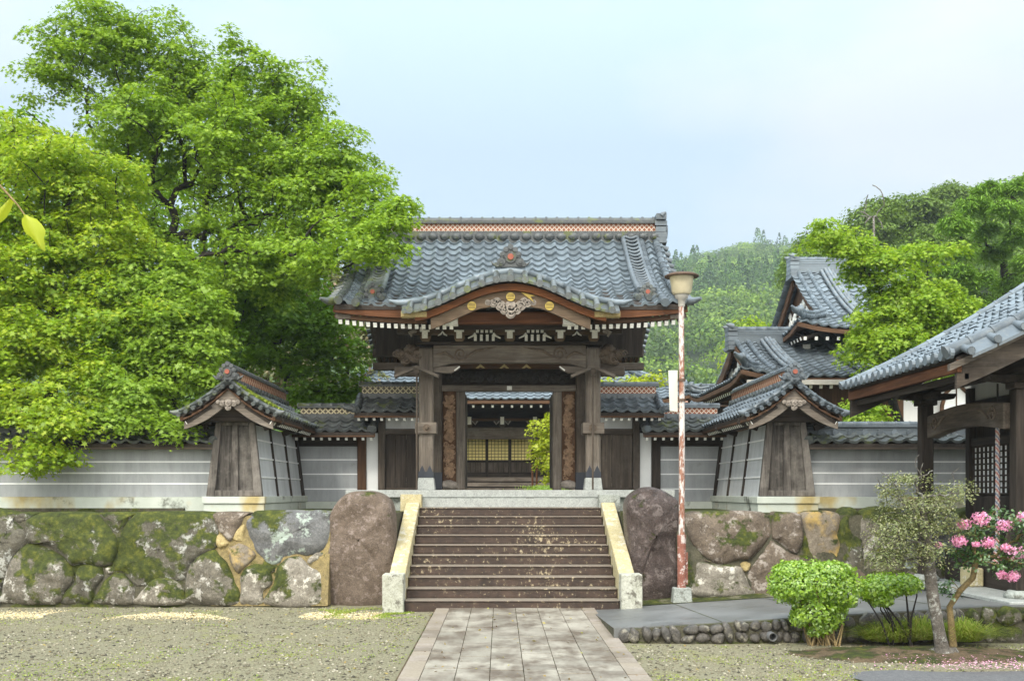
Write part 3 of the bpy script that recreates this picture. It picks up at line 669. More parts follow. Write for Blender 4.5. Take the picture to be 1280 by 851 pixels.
for s in (-1, 1):                                    # verges: cover tiles down the slope, stub tiles sticking out sideways, bargeboard
    for sd in (-1, 1):
        mb = MB(); qs = (1.04, .85, .7, .55, .4, .25, .1, .02)
        for off in (.12, .42): barrels(mb, [gate_pt(s*(RX-off), q, sd)+Vector((0,0,.06)) for q in qs], .068, .25)
        for k in range(15):
            p = gate_pt(s*(RX-.05), .04+.96*k/14, sd)+Vector((0,0,.03)); mb.tube([p, p+Vector((s*.15, 0, -.05))], [.055, .06], 9)
        mb.tube([gate_pt(s*(RX-.02), 1.0, sd), gate_pt(s*RX, 1.03, sd)+Vector((s*.09, sd*.04, .02)), gate_pt(s*RX, 1.05, sd)+Vector((s*.17, sd*.08, .06))], [.07, .055, .025], 9)
        mb.build('verge_tiles', M['tile'] if s > 0 else M['tile_moss'], G)
        mb = MB(); up = [gate_pt(s*RX, q, sd)-Vector((0,0,.06)) for q in lin(0, .97, 9)]
        mb.band([(p.y, p.z) for p in up], [(p.y, p.z-.26) for p in up], 'x', CX+s*(RX-.30), CX+s*(RX-.04)); mb.build('bargeboard', M['grey_y'], G)
    # descending ridge with a stack of curved tiles and its end tile
    mb = MB(); g = s*2.43; qs = lin(.06, .80, 12)
    for a, b in zip(qs, qs[1:]):
        p, q = gate_pt(g, a, -1), gate_pt(g, b, -1)
        for off, h, w in ((-.13, .13, .09), (.13, .13, .09)): mb.tube([p+Vector((off,0,h)), q+Vector((off,0,h))], .06, 8)
    for k in range(20):
        q = .06+.74*k/19; p = gate_pt(g, q, -1)+Vector((0,0,.12+.05*(1-k/19))); n2 = gate_pt(g, q+.035, -1)+Vector((0,0,.15+.05*(1-k/19)))
        mb.tube([n2+Vector((u*.11, -.02, .035*abs(u)**2-.02)) for u in (-1, -.5, 0, .5, 1)], .026, 6); mb.beam(p+Vector((0,0,-.05)), n2+Vector((0,0,-.05)), .2, .04)
    dr = mb.build('descending_ridge', M['tile'] if s > 0 else M['tile_old'], G)
    e = gate_pt(g, .83, -1); onigawara('ridge_ornament', G, e+Vector((0,-.02,-.02)), .30, 'y', -1, [M['tile_dark'] if s < 0 else M['tile_moss']])
    mb = MB()
    for u in (-.18, 0, .18): mb.tube([e+Vector((u,-.28,-.03)), e+Vector((u,.1,.07))], .055, 9)
    mb.build('foot_tiles', M['tile_moss'], G)
# main ridge
mb = MB(); mb.box(CX-2.99, CX+2.99, YG-.20, YG+.20, ZR-.12, ZR+.06)
for k in range(26):
    x = CX-2.93+k*5.86/25
    for sd in (-1, 1): mb.blob((x, YG+sd*.21, ZR+.0), (.10, .06, .075), 0, .02, nu=10, nv=6)
rg = mb.build('ridge', M['tile_dark'], G)
mb = MB(); mb.box(CX-3.0, CX+3.0, YG-.17, YG+.17, ZR+.062, ZR+.12); mb.box(CX-3.02, CX+3.02, YG-.21, YG+.21, ZR+.272, ZR+.33)
mb.tube([(CX-3.0, YG, ZR+.345), (CX+3.0, YG, ZR+.345)], .085, 12)
for k in range(28): x = CX-2.92+k*5.84/27; mb.tube([(x-.02, YG, ZR+.346), (x+.02, YG, ZR+.346)], .102, 12)
mb.build('ridge_cap', M['tile_dark'], rg)
mb = MB(); mb.box(CX-2.99, CX+2.99, YG-.15, YG+.15, ZR+.121, ZR+.271); mb.build('ridge_band', M['band_red_x'], rg)
for s in (-1, 1):
    mb = MB(); x = CX+s*3.05
    for k, (z, w, h) in enumerate(((-.14, .30, .11), (-.02, .25, .11), (.10, .22, .11), (.22, .24, .10), (.33, .30, .12))):
        mb.box(x-.10-(.02*(k % 2)), x+.10+(.02*(k % 2)), YG-w, YG+w, ZR+z, ZR+z+h-.005)
    mb.tube([(x, YG-.28, ZR+.40), (x+s*.03, YG-.28, ZR+.43), (x+s*.09, YG-.28, ZR+.47)], [.06, .05, .02], 8); mb.tube([(x, YG+.28, ZR+.40), (x+s*.03, YG+.28, ZR+.43), (x+s*.09, YG+.28, ZR+.47)], [.06, .05, .02], 8)
    mb.disc((x+s*.12, YG, ZR+.15), .15, 'x', .06, 16); mb.build('ridge_ornament', M['tile'], G)
# curved gable over the entrance
xsK = lin(-KW, KW, 37)
kg = MB()
for a, b in zip(xsK, xsK[1:]):                       # its roof runs back until it meets the main slope
    def yb(g):
        q = 1.0
        while q > .3 and gzz(q, g) < kara(g)+.03: q -= .02
        return YG-HALF*q+.1
    za, zb = kara(a), kara(b)
    kg.hexa([(CX+a, KY, za-.05), (CX+b, KY, zb-.05), (CX+b, max(KY+.3, yb(b)), zb-.05), (CX+a, max(KY+.3, yb(a)), za-.05)], [(CX+a, KY, za+.02), (CX+b, KY, zb+.02), (CX+b, max(KY+.3, yb(b)), zb+.02), (CX+a, max(KY+.3, yb(a)), za+.02)])
KG = kg.build('curved_gable_roof', M['tile_moss'], G)
mb = MB()
for a, b in zip(xsK, xsK[1:]): mb.add([(CX+a, KY-.14, kara(a)-.055), (CX+b, KY-.14, kara(b)-.055), (CX+b, KY+.12, kara(b)+.10), (CX+a, KY+.12, kara(a)+.10), (CX+a, KY-.14, kara(a)-.095), (CX+b, KY-.14, kara(b)-.095)], [(0,1,2,3), (4,5,1,0)], 0, False)
for k in range(-7, 8):
    g = k*.243; z = kara(g); mb.tube([(CX+g, KY-.19, z-.05), (CX+g, KY+.10, z+.115)], [.056, .052], 10); mb.disc((CX+g, KY-.20, z-.055), .061, 'y', .03, 12)
mb.build('edge_tiles', M['tile_moss'], KG)
mb = MB(); xsT = [g for g in lin(-KW*.99, KW*.99, 41)]
for sgn in (-1, 1):
    barrels(mb, [(CX+sgn*g, KY+.14, kara(g)+.135) for g in lin(.28, KW*.97, 14)], .062, .3); g = KW
    mb.tube([(CX+sgn*(g-.06), KY+.14, kara(g)+.135), (CX+sgn*(g+.1), KY+.12, kara(g)+.13), (CX+sgn*(g+.24), KY+.10, kara(g)+.17)], [.062, .05, .015], 8)
mb.tube([(CX-.3, KY+.14, kara(.3)+.13), (CX, KY+.14, kara(0)+.14), (CX+.3, KY+.14, kara(.3)+.13)], .07, 9)
mb.build('edge_ridge', M['tile_lit'], KG)
onigawara('ridge_ornament', G, Vector((CX, KY+.12, kara(0)+.19)), .40, 'y', -1, [M['tile_dark']])
xr = lin(-1.62, 1.62, 33); mb = MB(); mb.band([(CX+g, kara(g)-.105) for g in xr], [(CX+g, kara(g)-.225) for g in xr], 'y', KY-.02, KY+.08); mb.build('red_fascia', M['vivid_x'], KG)
xr = lin(-1.36, 1.36, 33); mb = MB(); mb.band([(CX+g, kara(g)-.228) for g in xr], [(CX+g, kara(g)-.42-.02*(abs(g) < .5)) for g in xr], 'y', KY+.05, KY+.12)
hb = mb.build('curved_bargeboard', M['warm_x'], KG)
for g in (-.66, 0, .66):
    mb = MB(); z = kara(g)-.325
    mb.disc((CX+g, KY+.035, z), .074, 'y', .022, 20)
    for d in (-.036, -.012, .012, .036): mb.box(CX+g-.058, CX+g+.058, KY+.0215, KY+.0238, kara(g)-.325+d-.004, kara(g)-.325+d+.004, 1)
    cr = mb.build('gold_crest', [M['gold'], M['dark_x']], hb)
mb = MB(); mb.prism([(CX+.18, kara(.2)-.235), (CX+.42, kara(.4)-.245), (CX+.34, kara(.35)-.275), (CX+.40, kara(.4)-.36), (CX+.28, kara(.3)-.29)], 'y', KY+.03, KY+.046); mb.build('gilt_fitting', M['gold'], hb)
mb = MB(); zc = kara(0)-.45                          # carved pendant
for u, z, r in ((0, -.06, .12), (0, -.15, .09), (-.11, -.10, .07), (.11, -.10, .07), (-.17, -.02, .09), (.17, -.02, .09), (-.29, .02, .07), (.29, .02, .07), (-.39, .03, .05), (.39, .03, .05), (-.23, .05, .07), (.23, .05, .07)):
    mb.disc((CX+u, KY+.07, zc+z), r, 'y', .05, 12); mb.tube(swirl((CX+u, KY+.04, zc+z), r*.75, 1.2, 1 if u > 0 else -1), r*.17, 5)
mb.build('carved_pendant', M['carved'], KG)
mb = MB()
for a, b in zip(xsK, xsK[1:]):
    if abs(a) < 1.6 and abs(b) < 1.6: mb.hexa([(CX+a, KY+.7, 4.60), (CX+b, KY+.7, 4.60), (CX+b, KY+.76, 4.60), (CX+a, KY+.76, 4.60)], [(CX+a, KY+.7, kara(a)-.06), (CX+b, KY+.7, kara(b)-.06), (CX+b, KY+.76, kara(b)-.06), (CX+a, KY+.76, kara(a)-.06)])
mb.build('gable_panel', M['dark_x'], KG)
mb = MB(); mb.box(CX-1.05, CX+1.05, KY+.40, KY+.58, 4.66, 4.86); mb.build('gable_beam', M['red_x'], KG, .01)
for s in (-1, 1):
    mb = MB(); mb.box(CX+s*1.02-.11, CX+s*1.02+.11, KY+.30, KY+.56, 4.63, 4.78); mb.build('white_beam_end', M['gofun'], KG, .006)
    mb = MB(); xa, xb = sorted((CX+s*1.42, CX+s*1.86)); mb.box(xa, xb, KY-.04, KY+.12, 4.70, 4.80); mb.build('gable_foot', M['st_ochre'], KG, .008)

# frame: columns, beams, doors
YF = 20.3
for s in (-1, 1):
    for yy in (YF, 2*YG-YF):
        mb = MB(); x = CX+s*1.555; mb.box(x-.137, x+.137, yy-.137, yy+.137, T+.23, 4.42); cl = mb.build('column', M['grey_z'], G, .03)
        if yy == YF:
            m2 = MB(); w = .141                       # black metal shoe with pointed tabs
            m2.box(x-w, x+w, yy-w, yy+w, T+.232, T+.34)
            for u in (-.07, .07): m2.prism([(x+u-.055, T+.34), (x+u+.055, T+.34), (x+u+.03, T+.40), (x+u, T+.46), (x+u-.03, T+.40)], 'y', yy-w-.002, yy-w+.01)
            m2.build('metal_shoe', M['iron'], cl)
            m2 = MB(); m2.hexa([(x-.17,yy-.17,T),(x+.17,yy-.17,T),(x+.17,yy+.17,T),(x-.17,yy+.17,T)], [(x-.145,yy-.145,T+.23),(x+.145,yy-.145,T+.23),(x+.145,yy+.145,T+.23),(x-.145,yy+.145,T+.23)]); m2.build('column_base', M['granite'], G, .012)
            m2 = MB(); m2.box(x-.20, x+.20, yy-.20, yy+.24, 2.82, 3.03); m2.box(x+s*.02-.05, x+s*.02+.05, yy+.24, YG, 2.83, 3.0); tb = m2.build('tie_beam_end', M['grey_x'], G, .01)
            m3 = MB(); m3.disc((x-s*.02, yy-.205, 2.92), .075, 'y', .02, 16); m3.blob((x-s*.02, yy-.22, 2.92), (.04, .03, .04), nu=10, nv=6); m3.build('boss', M['carved_dark'], tb)
    x = CX+s*1.50; mb = MB(); mb.box(x-.15, x+.15, YG-.15, YG+.15, T, 4.5); cl = mb.build('main_pillar', M['mid_z'], G, .02)
    m2 = MB(); m2.box(x-.155, x+.155, YG-.155, YG+.155, T+.02, T+.36); m2.build('metal_shoe', M['iron'], cl)
    x = CX+s*1.205; mb = MB(); mb.box(x-.135, x+.135, YG-.06, YG+.06, T+.08, 3.77); pn = mb.build('carved_panel', M['brown_z'], G)
    m2 = MB(); carve(m2, x-.13, x+.13, T+.16, 3.74, YG-.065, 90, .062); m2.build('relief', M['carved_brown'], pn)
    m2 = MB(); m2.blob((x, YG-.10, T+.11), (.16, .08, .09), 0, .2, seed=3); m2.build('panel_foot', M['carved'], pn)
    x = CX+s*.975; mb = MB(); mb.box(x-.09, x+.09, YG-.10, YG+.10, T, 3.765); mb.build('door_post', M['grey_z'], G, .012)
    # door leaf folded back against the passage
    mb = MB(); x = CX+s*.90; mb.box(x-.03, x+.03, YG+.12, YG+.98, T+.04, 3.72); mb.build('door_leaf', M['mid_z'], G, .006)
mb = MB(); mb.box(CX-1.37, CX+1.37, YG-.13, YG+.13, 3.77, 3.89); mb.build('door_lintel', M['grey_x'], G, .01)
mb = MB(); mb.box(CX-1.37, CX+1.37, YG-.05, YG+.05, 3.893, 4.22); tr = mb.build('carved_transom', M['dark_x'], G)
m2 = MB(); carve(m2, CX-1.33, CX+1.33, 3.90, 4.20, YG-.07, 44, .12); m2.build('relief', M['carved_black'], tr)
mb = MB(); mb.box(CX-.04, CX+.06, YG-.16, YG-.135, 3.79, 3.87); mb.build('small_plate', M['gofun'], G)
mb = MB(); mb.box(CX-1.37, CX+1.37, YG-.14, YG+.14, 4.225, 4.45); mb.build('upper_beam', M['brown_x'], G, .01)
for yy in (YF, 2*YG-YF):                             # rainbow beams between the columns, swelling upward, with whorls
    n = 20; up = [(CX+g, 4.47) for g in lin(-1.42, 1.42, n)]; lo = [(CX+g, 4.08+.07*(1-(g/1.42)**4)-.03*(abs(g) > 1.25)) for g in lin(-1.42, 1.42, n)]
    mb = MB(); mb.band(up, lo, 'y', yy-.12, yy+.12); rb = mb.build('rainbow_beam', M['grey_x'], G, .012)
    if yy == YF:
        for s in (-1, 1):
            m2 = MB(); c = (CX+s*.92, yy-.125, 4.30)
            m2.tube(swirl(c, .13, 1.7, s, n=22), .018, 6); m2.build('whorl', M['carved_dark'], rb); m2 = MB(); m2.tube([(CX+s*.80, yy-.125, 4.25), (CX+s*.62, yy-.125, 4.36), (CX+s*.45, yy-.125, 4.39), (CX+s*.25, yy-.125, 4.43)], [.022, .03, .022, .004], 6); m2.build('leaf_scroll', M['carved_dark'], rb); m2 = MB()
            m2.tube([(CX+s*1.04, yy-.125, 4.22), (CX+s*1.2, yy-.125, 4.33), (CX+s*1.36, yy-.125, 4.30)], [.02, .03, .012], 6); m2.build('leaf_scroll', M['carved_dark'], rb)
            m2 = MB(); m2.prism([(CX+s*1.42, 4.07), (CX+s*1.42, 3.97), (CX+s*1.1, 3.955), (CX+s*.95, 4.03), (CX+s*.92, 4.09)], 'y', yy-.07, yy+.07, 0); wb = m2.build('beam_bracket', M['grey_x'], rb, .008)
            m2 = MB(); m2.beam((CX+s*1.03, yy-.075, 4.0), (CX+s*.93, yy-.075, 4.075), .012, .025); m2.build('white_edge', M['gofun'], rb)
            # carved beast-head nosings beyond the columns
            m2 = MB()
            for k, (u, z, r) in enumerate(((.20, 0, .15), (.33, -.03, .13), (.45, .02, .10), (.30, .11, .10), (.40, -.12, .07), (.52, .06, .06))): m2.blob((CX+s*(1.555+u), yy-.02, 4.28+z), (r*1.15, .13, r), 0, .22, 4, 14, 10, k+3*(s+2))
            for k in range(5): m2.tube(swirl((CX+s*(1.72+.1*k), yy-.14, 4.26+.08*math.sin(k*2.2)), .07, 1.4, s), .016, 5)
            m2.build('beast_nosing', M['carved_dark'], G)
            m2 = MB(); m2.beam((CX+s*1.69, yy, 3.98), (CX+s*2.15, yy, 3.99), .16, .17); m2.build('cross_nosing', M['mid_x'], G, .02)
for s in (-1, 1):                                    # side beams of the frame, front to back
    mb = MB(); mb.box(CX+s*1.555-.10, CX+s*1.555+.10, YF+.14, 2*YG-YF-.14, 4.10, 4.45); mb.build('side_beam', M['dark_y'], G, .012)
    for yy in (YF-.05, 2*YG-YF):                     # eave purlins jutting sideways
        mb = MB(); mb.box(CX+s*1.7, CX+s*(2.1 if yy < YG else 2.95), yy-.09, yy+.09, 4.50+.18, 4.50+.36); mb.build('purlin', M['mid_x'], G, .01)
    mb = MB(); mb.box(CX+s*1.7, CX+s*2.9, YG+1.2, YG+1.4, 4.35, 4.5); mb.build('purlin', M['mid_x'], G, .01)
    mb = MB(); mb.box(CX+s*2.15-.55, CX+s*2.15+.55, YG-.03, YG+.03, 4.5, 6.3) ; mb.build('gable_wall', M['dark_z'], G)
for u in (-.10, .32, -.55):
    mb = MB(); x = CX+u
    mb.prism([(x-.09, 4.075), (x, 4.155), (x+.09, 4.075), (x+.045, 4.07), (x, 4.10), (x-.045, 4.07)], 'y', YF+.2, YF+.22); mb.build('gilt_chevron', M['st_ochre'], G)
# bracket complexes under the eaves
def arm(mb, g, y, z, half, h=.10, th=.10, m=0):      # boat-shaped arm along x
    pts = [(CX+g-half, z+h), (CX+g-half, z+h*.55), (CX+g-half*.86, z+h*.15), (CX+g-half*.6, z), (CX+g+half*.6, z), (CX+g+half*.86, z+h*.15), (CX+g+half, z+h*.55), (CX+g+half, z+h)]
    mb.prism(pts, 'y', y-th/2, y+th/2, m)
def masu(mb, g, y, z, w=.13, h=.10, m=0):
    mb.hexa([(CX+g-w*.33, y-w*.33, z), (CX+g+w*.33, y-w*.33, z), (CX+g+w*.33, y+w*.33, z), (CX+g-w*.33, y+w*.33, z)], [(CX+g-w/2, y-w/2, z+h*.5), (CX+g+w/2, y-w/2, z+h*.5), (CX+g+w/2, y+w/2, z+h*.5), (CX+g-w/2, y+w/2, z+h*.5)], m)
    mb.box(CX+g-w/2, CX+g+w/2, y-w/2, y+w/2, z+h*.5, z+h, m)
for yy, fs in ((YF, -1), (2*YG-YF, 1)):
    mb = MB(); mb.box(CX-1.75, CX+1.75, yy-.15, yy+.15, 4.475, 4.525); mb.box(CX-1.72, CX+1.72, yy-.05, yy+.05, 4.55, 4.98); mb.build('bracket_wall', M['dark_x'], G)
    for g in (-1.56, -.93, 0, .93, 1.56):
        mb = MB(); y = yy+fs*.10
        masu(mb, g, y, 4.53, .20, .12)
        arm(mb, g, y+fs*.06, 4.65, .30); arm(mb, g, y+fs*.06, 4.84, .40)
        for u in (-.22, .22): masu(mb, g+u, y+fs*.06, 4.75, .12, .085)
        for u in (-.33, 0, .33): masu(mb, g+u, y+fs*.06, 4.94, .12, .085)
        mb.box(CX+g-.045, CX+g+.045, min(yy, yy+fs*.34), max(yy, yy+fs*.34), 4.65, 4.76); mb.box(CX+g-.045, CX+g+.045, min(yy, yy+fs*.44), max(yy, yy+fs*.44), 4.86, 4.96)
        bk = mb.build('bracket_set', M['warm_x'], G, .006)
        if fs < 0:
            m2 = MB(); yw = yy-.345
            m2.box(CX+g-.052, CX+g+.052, yw-.05, yw-.002, 4.56, 4.68); m2.box(CX+g-.088, CX+g+.088, yw-.09, yw-.002, 4.68, 4.755); m2.box(CX+g-.06, CX+g+.06, yw-.13, yw-.05, 4.755, 4.90)
            m2.build('white_arm_end', M['gofun'], bk)
    if fs < 0:
        for g in (-.47, .47):                        # frog-leg struts with white slats
            mb = MB(); y = yy-.24
            for z0, z1, w in ((4.53, 4.645, .22), (4.68, 4.91, .17)):
                for k in range(4 if w > .16 else 3):
                    n = 4 if w > .16 else 3; x = CX+g-w*.75+1.5*w*k/(n-1); mb.box(x-.026, x+.026, y-.02, y+.02, z0, z1)
            for sgn in (-1, 1): mb.beam((CX+g+sgn*.14, y, 4.92), (CX+g+sgn*.02, y, 4.965), .03, .03)
            mb.build('slatted_strut', M['gofun'], G)
            mb = MB()
            for sgn in (-1, 1):
                mb.tube([(CX+g+sgn*.17, y, 4.86), (CX+g+sgn*.20, y-.02, 4.80), (CX+g+sgn*.29, y-.03, 4.755)], [.022, .02, .012], 6); mb.tube([(CX+g+sgn*.17, y, 4.67), (CX+g+sgn*.21, y-.02, 4.62), (CX+g+sgn*.30, y-.03, 4.575)], [.022, .02, .012], 6)
            mb.build('carved_wing', M['gofun'], G)
        for g in (-1.24, 1.24):                      # small white inverted leaves
            mb = MB()
            for z in (4.62, 4.80):
                for sgn in (-1, 1): mb.tube([(CX+g, yy-.26, z+.085), (CX+g+sgn*.03, yy-.27, z+.03), (CX+g+sgn*.085, yy-.28, z)], [.010, .018, .008], 6)
            mb.build('white_leaf_ornament', M['gofun'], G)
        for s in (-1, 1):
            mb = MB(); mb.tube([(CX+s*1.72, yy-.3, 4.90), (CX+s*1.92, yy-.32, 4.93), (CX+s*2.05, yy-.34, 4.86), (CX+s*2.0, yy-.34, 4.80), (CX+s*1.88, yy-.32, 4.77)], [.05, .055, .04, .035, .03], 8); mb.tube([(CX+s*1.74, yy-.28, 4.72), (CX+s*1.84, yy-.32, 4.66), (CX+s*1.80, yy-.32, 4.60)], [.05, .045, .02], 8)
            mb.build('cloud_nosing', M['carved'], G)
# hoods on thin poles in front of the columns
for k, (px, lab) in enumerate(((521, 'small weathered gabled hood on a thin pole left of the gate opening'), (741, 'small weathered gabled hood on a thin pole right of the gate opening'))):
    Y = 19.95; x = wx(px, Y); h = thing('gabled_hood', lab, 'hood', (x, Y, T), 'gabled hoods on poles before the gate columns'); zt = 4.03
    mb = MB(); mb.tube([(x, Y, T+.01), (x, Y, zt-.05)], .018, 8); mb.build('pole', M['mid_z'], h)
    mb = MB()
    for s in (-1, 1):
        mb.hexa([(x, Y-.12, zt-.03), (x+s*.40, Y-.12, zt-.20), (x+s*.40, Y+.10, zt-.20), (x, Y+.10, zt-.03)], [(x, Y-.12, zt+.02), (x+s*.41, Y-.12, zt-.15), (x+s*.41, Y+.10, zt-.15), (x, Y+.10, zt+.02)])
    mb.build('roof_board', M['grey_x'], h)
    mb = MB(); mb.prism([(x-.04, zt-.03), (x+.04, zt-.03), (x+.05, zt-.12), (x, zt-.15), (x-.05, zt-.12)], 'y', Y-.11, Y-.09); mb.box(x-.05, x+.05, Y-.105, Y-.08, zt-.19, zt-.17); mb.build('pendant', M['mid_x'], h)
# ------------------------------------------------------------------ wing walls beside the gate, return bays, outer plaster walls
def panel_lines(mb, x0, x1, y, zs, m):
    for z in zs: mb.box(x0, x1, y-.006, y+.004, z-.012, z+.012, m)
for s, sn in ((-1, 'left'), (1, 'right')):
    gxx = lambda a, b: sorted((CX+s*a, CX+s*b))
    W_ = thing('wing_wall', 'wooden side door bay with a small tiled roof joining the gate on its %s' % sn, 'wall', (CX+s*2.1, 22, T), 'side door bays joining the gate')
    xa, xb = gxx(1.66, 3.06); gable_roof(W_, 'x', xa, xb, YG, .72, 3.31, 3.66, 'tile_dark' if s < 0 else 'tile', 'band_pale_x' if s < 0 else 'band_red_x', .26, raf=.155, verge=(s < 0, s > 0), oni=(0, 0), ridge_mats='tile_dark' if s < 0 else 'tile')
    xe = CX+s*3.06; mb = MB(); barrels(mb, [(xe, YG-.80, 3.36), (xe-s*.05, YG-.4, 3.46), (xe-s*.05, YG-.1, 3.66)], .065, .25); mb.tube([(xe, YG-.76, 3.36), (xe+s*.10, YG-.80, 3.37), (xe+s*.18, YG-.83, 3.40)], [.065, .05, .02], 8); mb.build('corner_tiles', M['tile_dark'] if s < 0 else M['tile'], W_)
    xa, xb = gxx(2.50, 2.64); mb = MB(); mb.box(xa, xb, YG-.13, YG+.05, T, 3.24); mb.build('post', M['mid_z'], W_, .01)
    xa, xb = gxx(1.66, 2.497); mb = MB(); mb.box(xa, xb, YG-.02, YG+.02, 3.02, 3.30); mb.build('plaster_panel', M['white'], W_)
    mb = MB(); mb.box(xa, xb, YG-.11, YG+.03, 2.90, 3.015); mb.build('door_lintel', M['mid_x'], W_, .008)
    mb = MB(); mb.box(xa, xb, YG-.06, YG+.02, T, T+.05); mb.build('sill', M['mid_x'], W_)
    nb = 4; dr = None; mb = MB()
    for k in range(nb): w = (xb-xa)/nb; mb.box(xa+w*k+.004, xa+w*(k+1)-.004, YG-.05+.004*(k % 2), YG-.02, T+.052, 2.897)
    mb.build('door', M['dark_z'] if s < 0 else M['mid_z'], W_, .004)
    xa, xb = gxx(2.643, 2.88); mb = MB(); mb.box(xa, xb, YG-.04, YG+.04, T-.1, 2.93); mb.build('white_wall', M['white'], W_)
    # lower wall
    Lw = thing('low_plaster_wall', 'short grey plaster wall with white lines under a low tiled roof on the %s of the gate' % sn, 'wall', (CX+s*3.5, 22, 1.42), 'low plaster walls beside the gate')
    xa, xb = gxx(2.62, 4.3); gable_roof(Lw, 'x', xa, xb, YG, .66, 2.93, 3.26, 'tile_dark' if s < 0 else 'tile_moss', 'band_pale_x' if s < 0 else 'band_red_x', .22, raf=.165, verge=(s > 0, s < 0), ridge_mats='tile_dark' if s < 0 else 'tile')
    xe = CX+s*2.62; mb = MB(); barrels(mb, [(xe+s*.1, YG-.70, 2.98), (xe+s*.1, YG-.35, 3.08), (xe+s*.1, YG-.06, 3.28)], .06, .22); mb.build('corner_tiles', M['tile_dark'] if s < 0 else M['tile'], Lw)
    xa, xb = gxx(2.883, 3.06); mb = MB(); mb.box(xa, xb, YG-.10, YG+.08, 1.55, 2.9); mb.build('post', M['dark_z'] if s > 0 else M['brown_z'], Lw, .01)
    xa, xb = gxx(3.06, 4.45); mb = MB(); mb.box(xa, xb, YG-.04, YG+.04, 1.55, 2.66, 0); panel_lines(mb, xa, xb, YG-.04, (1.80, 2.10, 2.39), 1); mb.build('plaster_panel', [M['plaster'], M['line']], Lw)
    mb = MB(); mb.box(xa, xb, YG-.09, YG+.09, 2.665, 2.86); mb.build('head_beam', M['dark_x'], Lw, .008)
    xa, xb = gxx(2.97, 4.3); mb = MB(); mb.box(xa, xb, YG-.14, YG+.14, 1.38, 1.545); mb.build('plinth', M['plinth'], Lw, .006)
    # return bay running toward the viewer, closed by a tapering panelled end
    gb = 4.59; xc = CX+s*gb; Yb = 18.0; hw = .78; wb, wt = .465, .315; zb, zt = 1.67, 2.95
    B = thing('return_wall', 'tapering plaster wall with a panelled wooden end under a gabled tile roof, %s of the stairs' % sn, 'wall', (xc, 20, 1.4), 'gabled return walls in front of the gate')
    gable_roof(B, 'y', 17.55, 22.1, xc, hw, 3.00, 3.52, 'tile_moss' if s < 0 else 'tile', 'band_red_y', .26, sag=.11, raf=.15, faces=(-1, 1), verge=(0, 0), ridge_mats='tile_dark' if s < 0 else 'tile', ridge_w=.18)
    onigawara('ridge_ornament', B, Vector((xc, 17.62, 3.56)), .30, 'y', -1, [M['tile_dark'] if s < 0 else M['tile']])
    rz = lambda q: 3.52-.52*(q+.11*math.sin(PI*q))
    mb = MB()
    for sg in (-1, 1):
        barrels(mb, [(xc+sg*hw*q, 17.62, rz(q)+.04) for q in (.04, .3, .55, .8, 1.04)], .055, .2)
        for k in range(7): q = .10+.9*k/6; mb.tube([(xc+sg*hw*q, 17.50, rz(q)-.015), (xc+sg*hw*q, 17.66, rz(q)+.02)], .036, 8)
        mb.tube([(xc+sg*(hw+.02), 17.60, 3.03), (xc+sg*(hw+.09), 17.57, 3.02), (xc+sg*(hw+.15), 17.55, 3.04)], [.055, .045, .018], 8)
    mb.build('verge_tiles', M['tile_moss'] if s < 0 else M['tile'], B)
    qs = lin(0, 1, 12); mb = MB()
    for sg in (-1, 1): mb.band([(xc+sg*(hw-.03)*q, rz(q)-.05) for q in qs], [(xc+sg*(hw-.03)*q, rz(q)-.11) for q in qs], 'y', 17.58, 17.66)
    mb.build('verge_fascia', M['brown_x'], B)
    mb = MB()
    for sg in (-1, 1): mb.band([(xc+sg*(hw-.06)*q, rz(q)-.112) for q in qs], [(xc+sg*(hw-.06)*q, rz(q)-.34+.10*q) for q in qs], 'y', 17.63, 17.69)
    mb.build('bargeboard', M['grey_x'], B)
    mb = MB(); mb.prism([(xc-.64, 2.98), (xc+.64, 2.98), (xc+.35, 3.20), (xc, 3.40), (xc-.35, 3.20)], 'y', 17.90, 17.96); mb.build('gable_panel', M['mid_x'], B)
    mb = MB(); zc = 3.16
    for u, z, r in ((0, .02, .07), (0, -.05, .05), (-.09, .02, .05), (.09, .02, .05), (-.16, .04, .035), (.16, .04, .035)): mb.disc((xc+u, 17.61, zc+z), r, 'y', .04, 10); mb.tube(swirl((xc+u, 17.585, zc+z), r*.7, 1.2, 1 if u > 0 else -1, n=10), r*.2, 5)
    mb.build('carved_pendant', M['carved'], B)
    for sg in (-1, 1):
        mb = MB(); mb.box(xc+sg*.58-.09, xc+sg*.58+.09, 17.68, 17.86, 2.93, 3.01); mb.build('white_beam_end', M['gofun'], B, .005)
    mb = MB(); mb.box(xc-.60, xc+.60, 17.87, 18.05, 2.90, 2.985); mb.build('cross_beam', M['dark_x'], B, .008)
    for sg in (-1, 1):
        mb = MB(); mb.box(xc+sg*.46-.06, xc+sg*.46+.06, 18.06, 22.0, 2.86, 2.99); mb.build('wall_plate', M['dark_y'], B, .006)
    # wooden end: three posts, two recessed panels, bottom rails
    mb = MB()
    for u0, u1 in ((-1.0, -.70), (-.14, .14), (.70, 1.0)):
        mb.hexa([(xc+u0*wb, Yb, zb), (xc+u1*wb, Yb, zb), (xc+u1*wb, Yb+.12, zb), (xc+u0*wb, Yb+.12, zb)], [(xc+u0*wt, Yb+.06, zt), (xc+u1*wt, Yb+.06, zt), (xc+u1*wt, Yb+.16, zt), (xc+u0*wt, Yb+.16, zt)])
    ef = mb.build('end_frame', M['pylon'], B, .008)
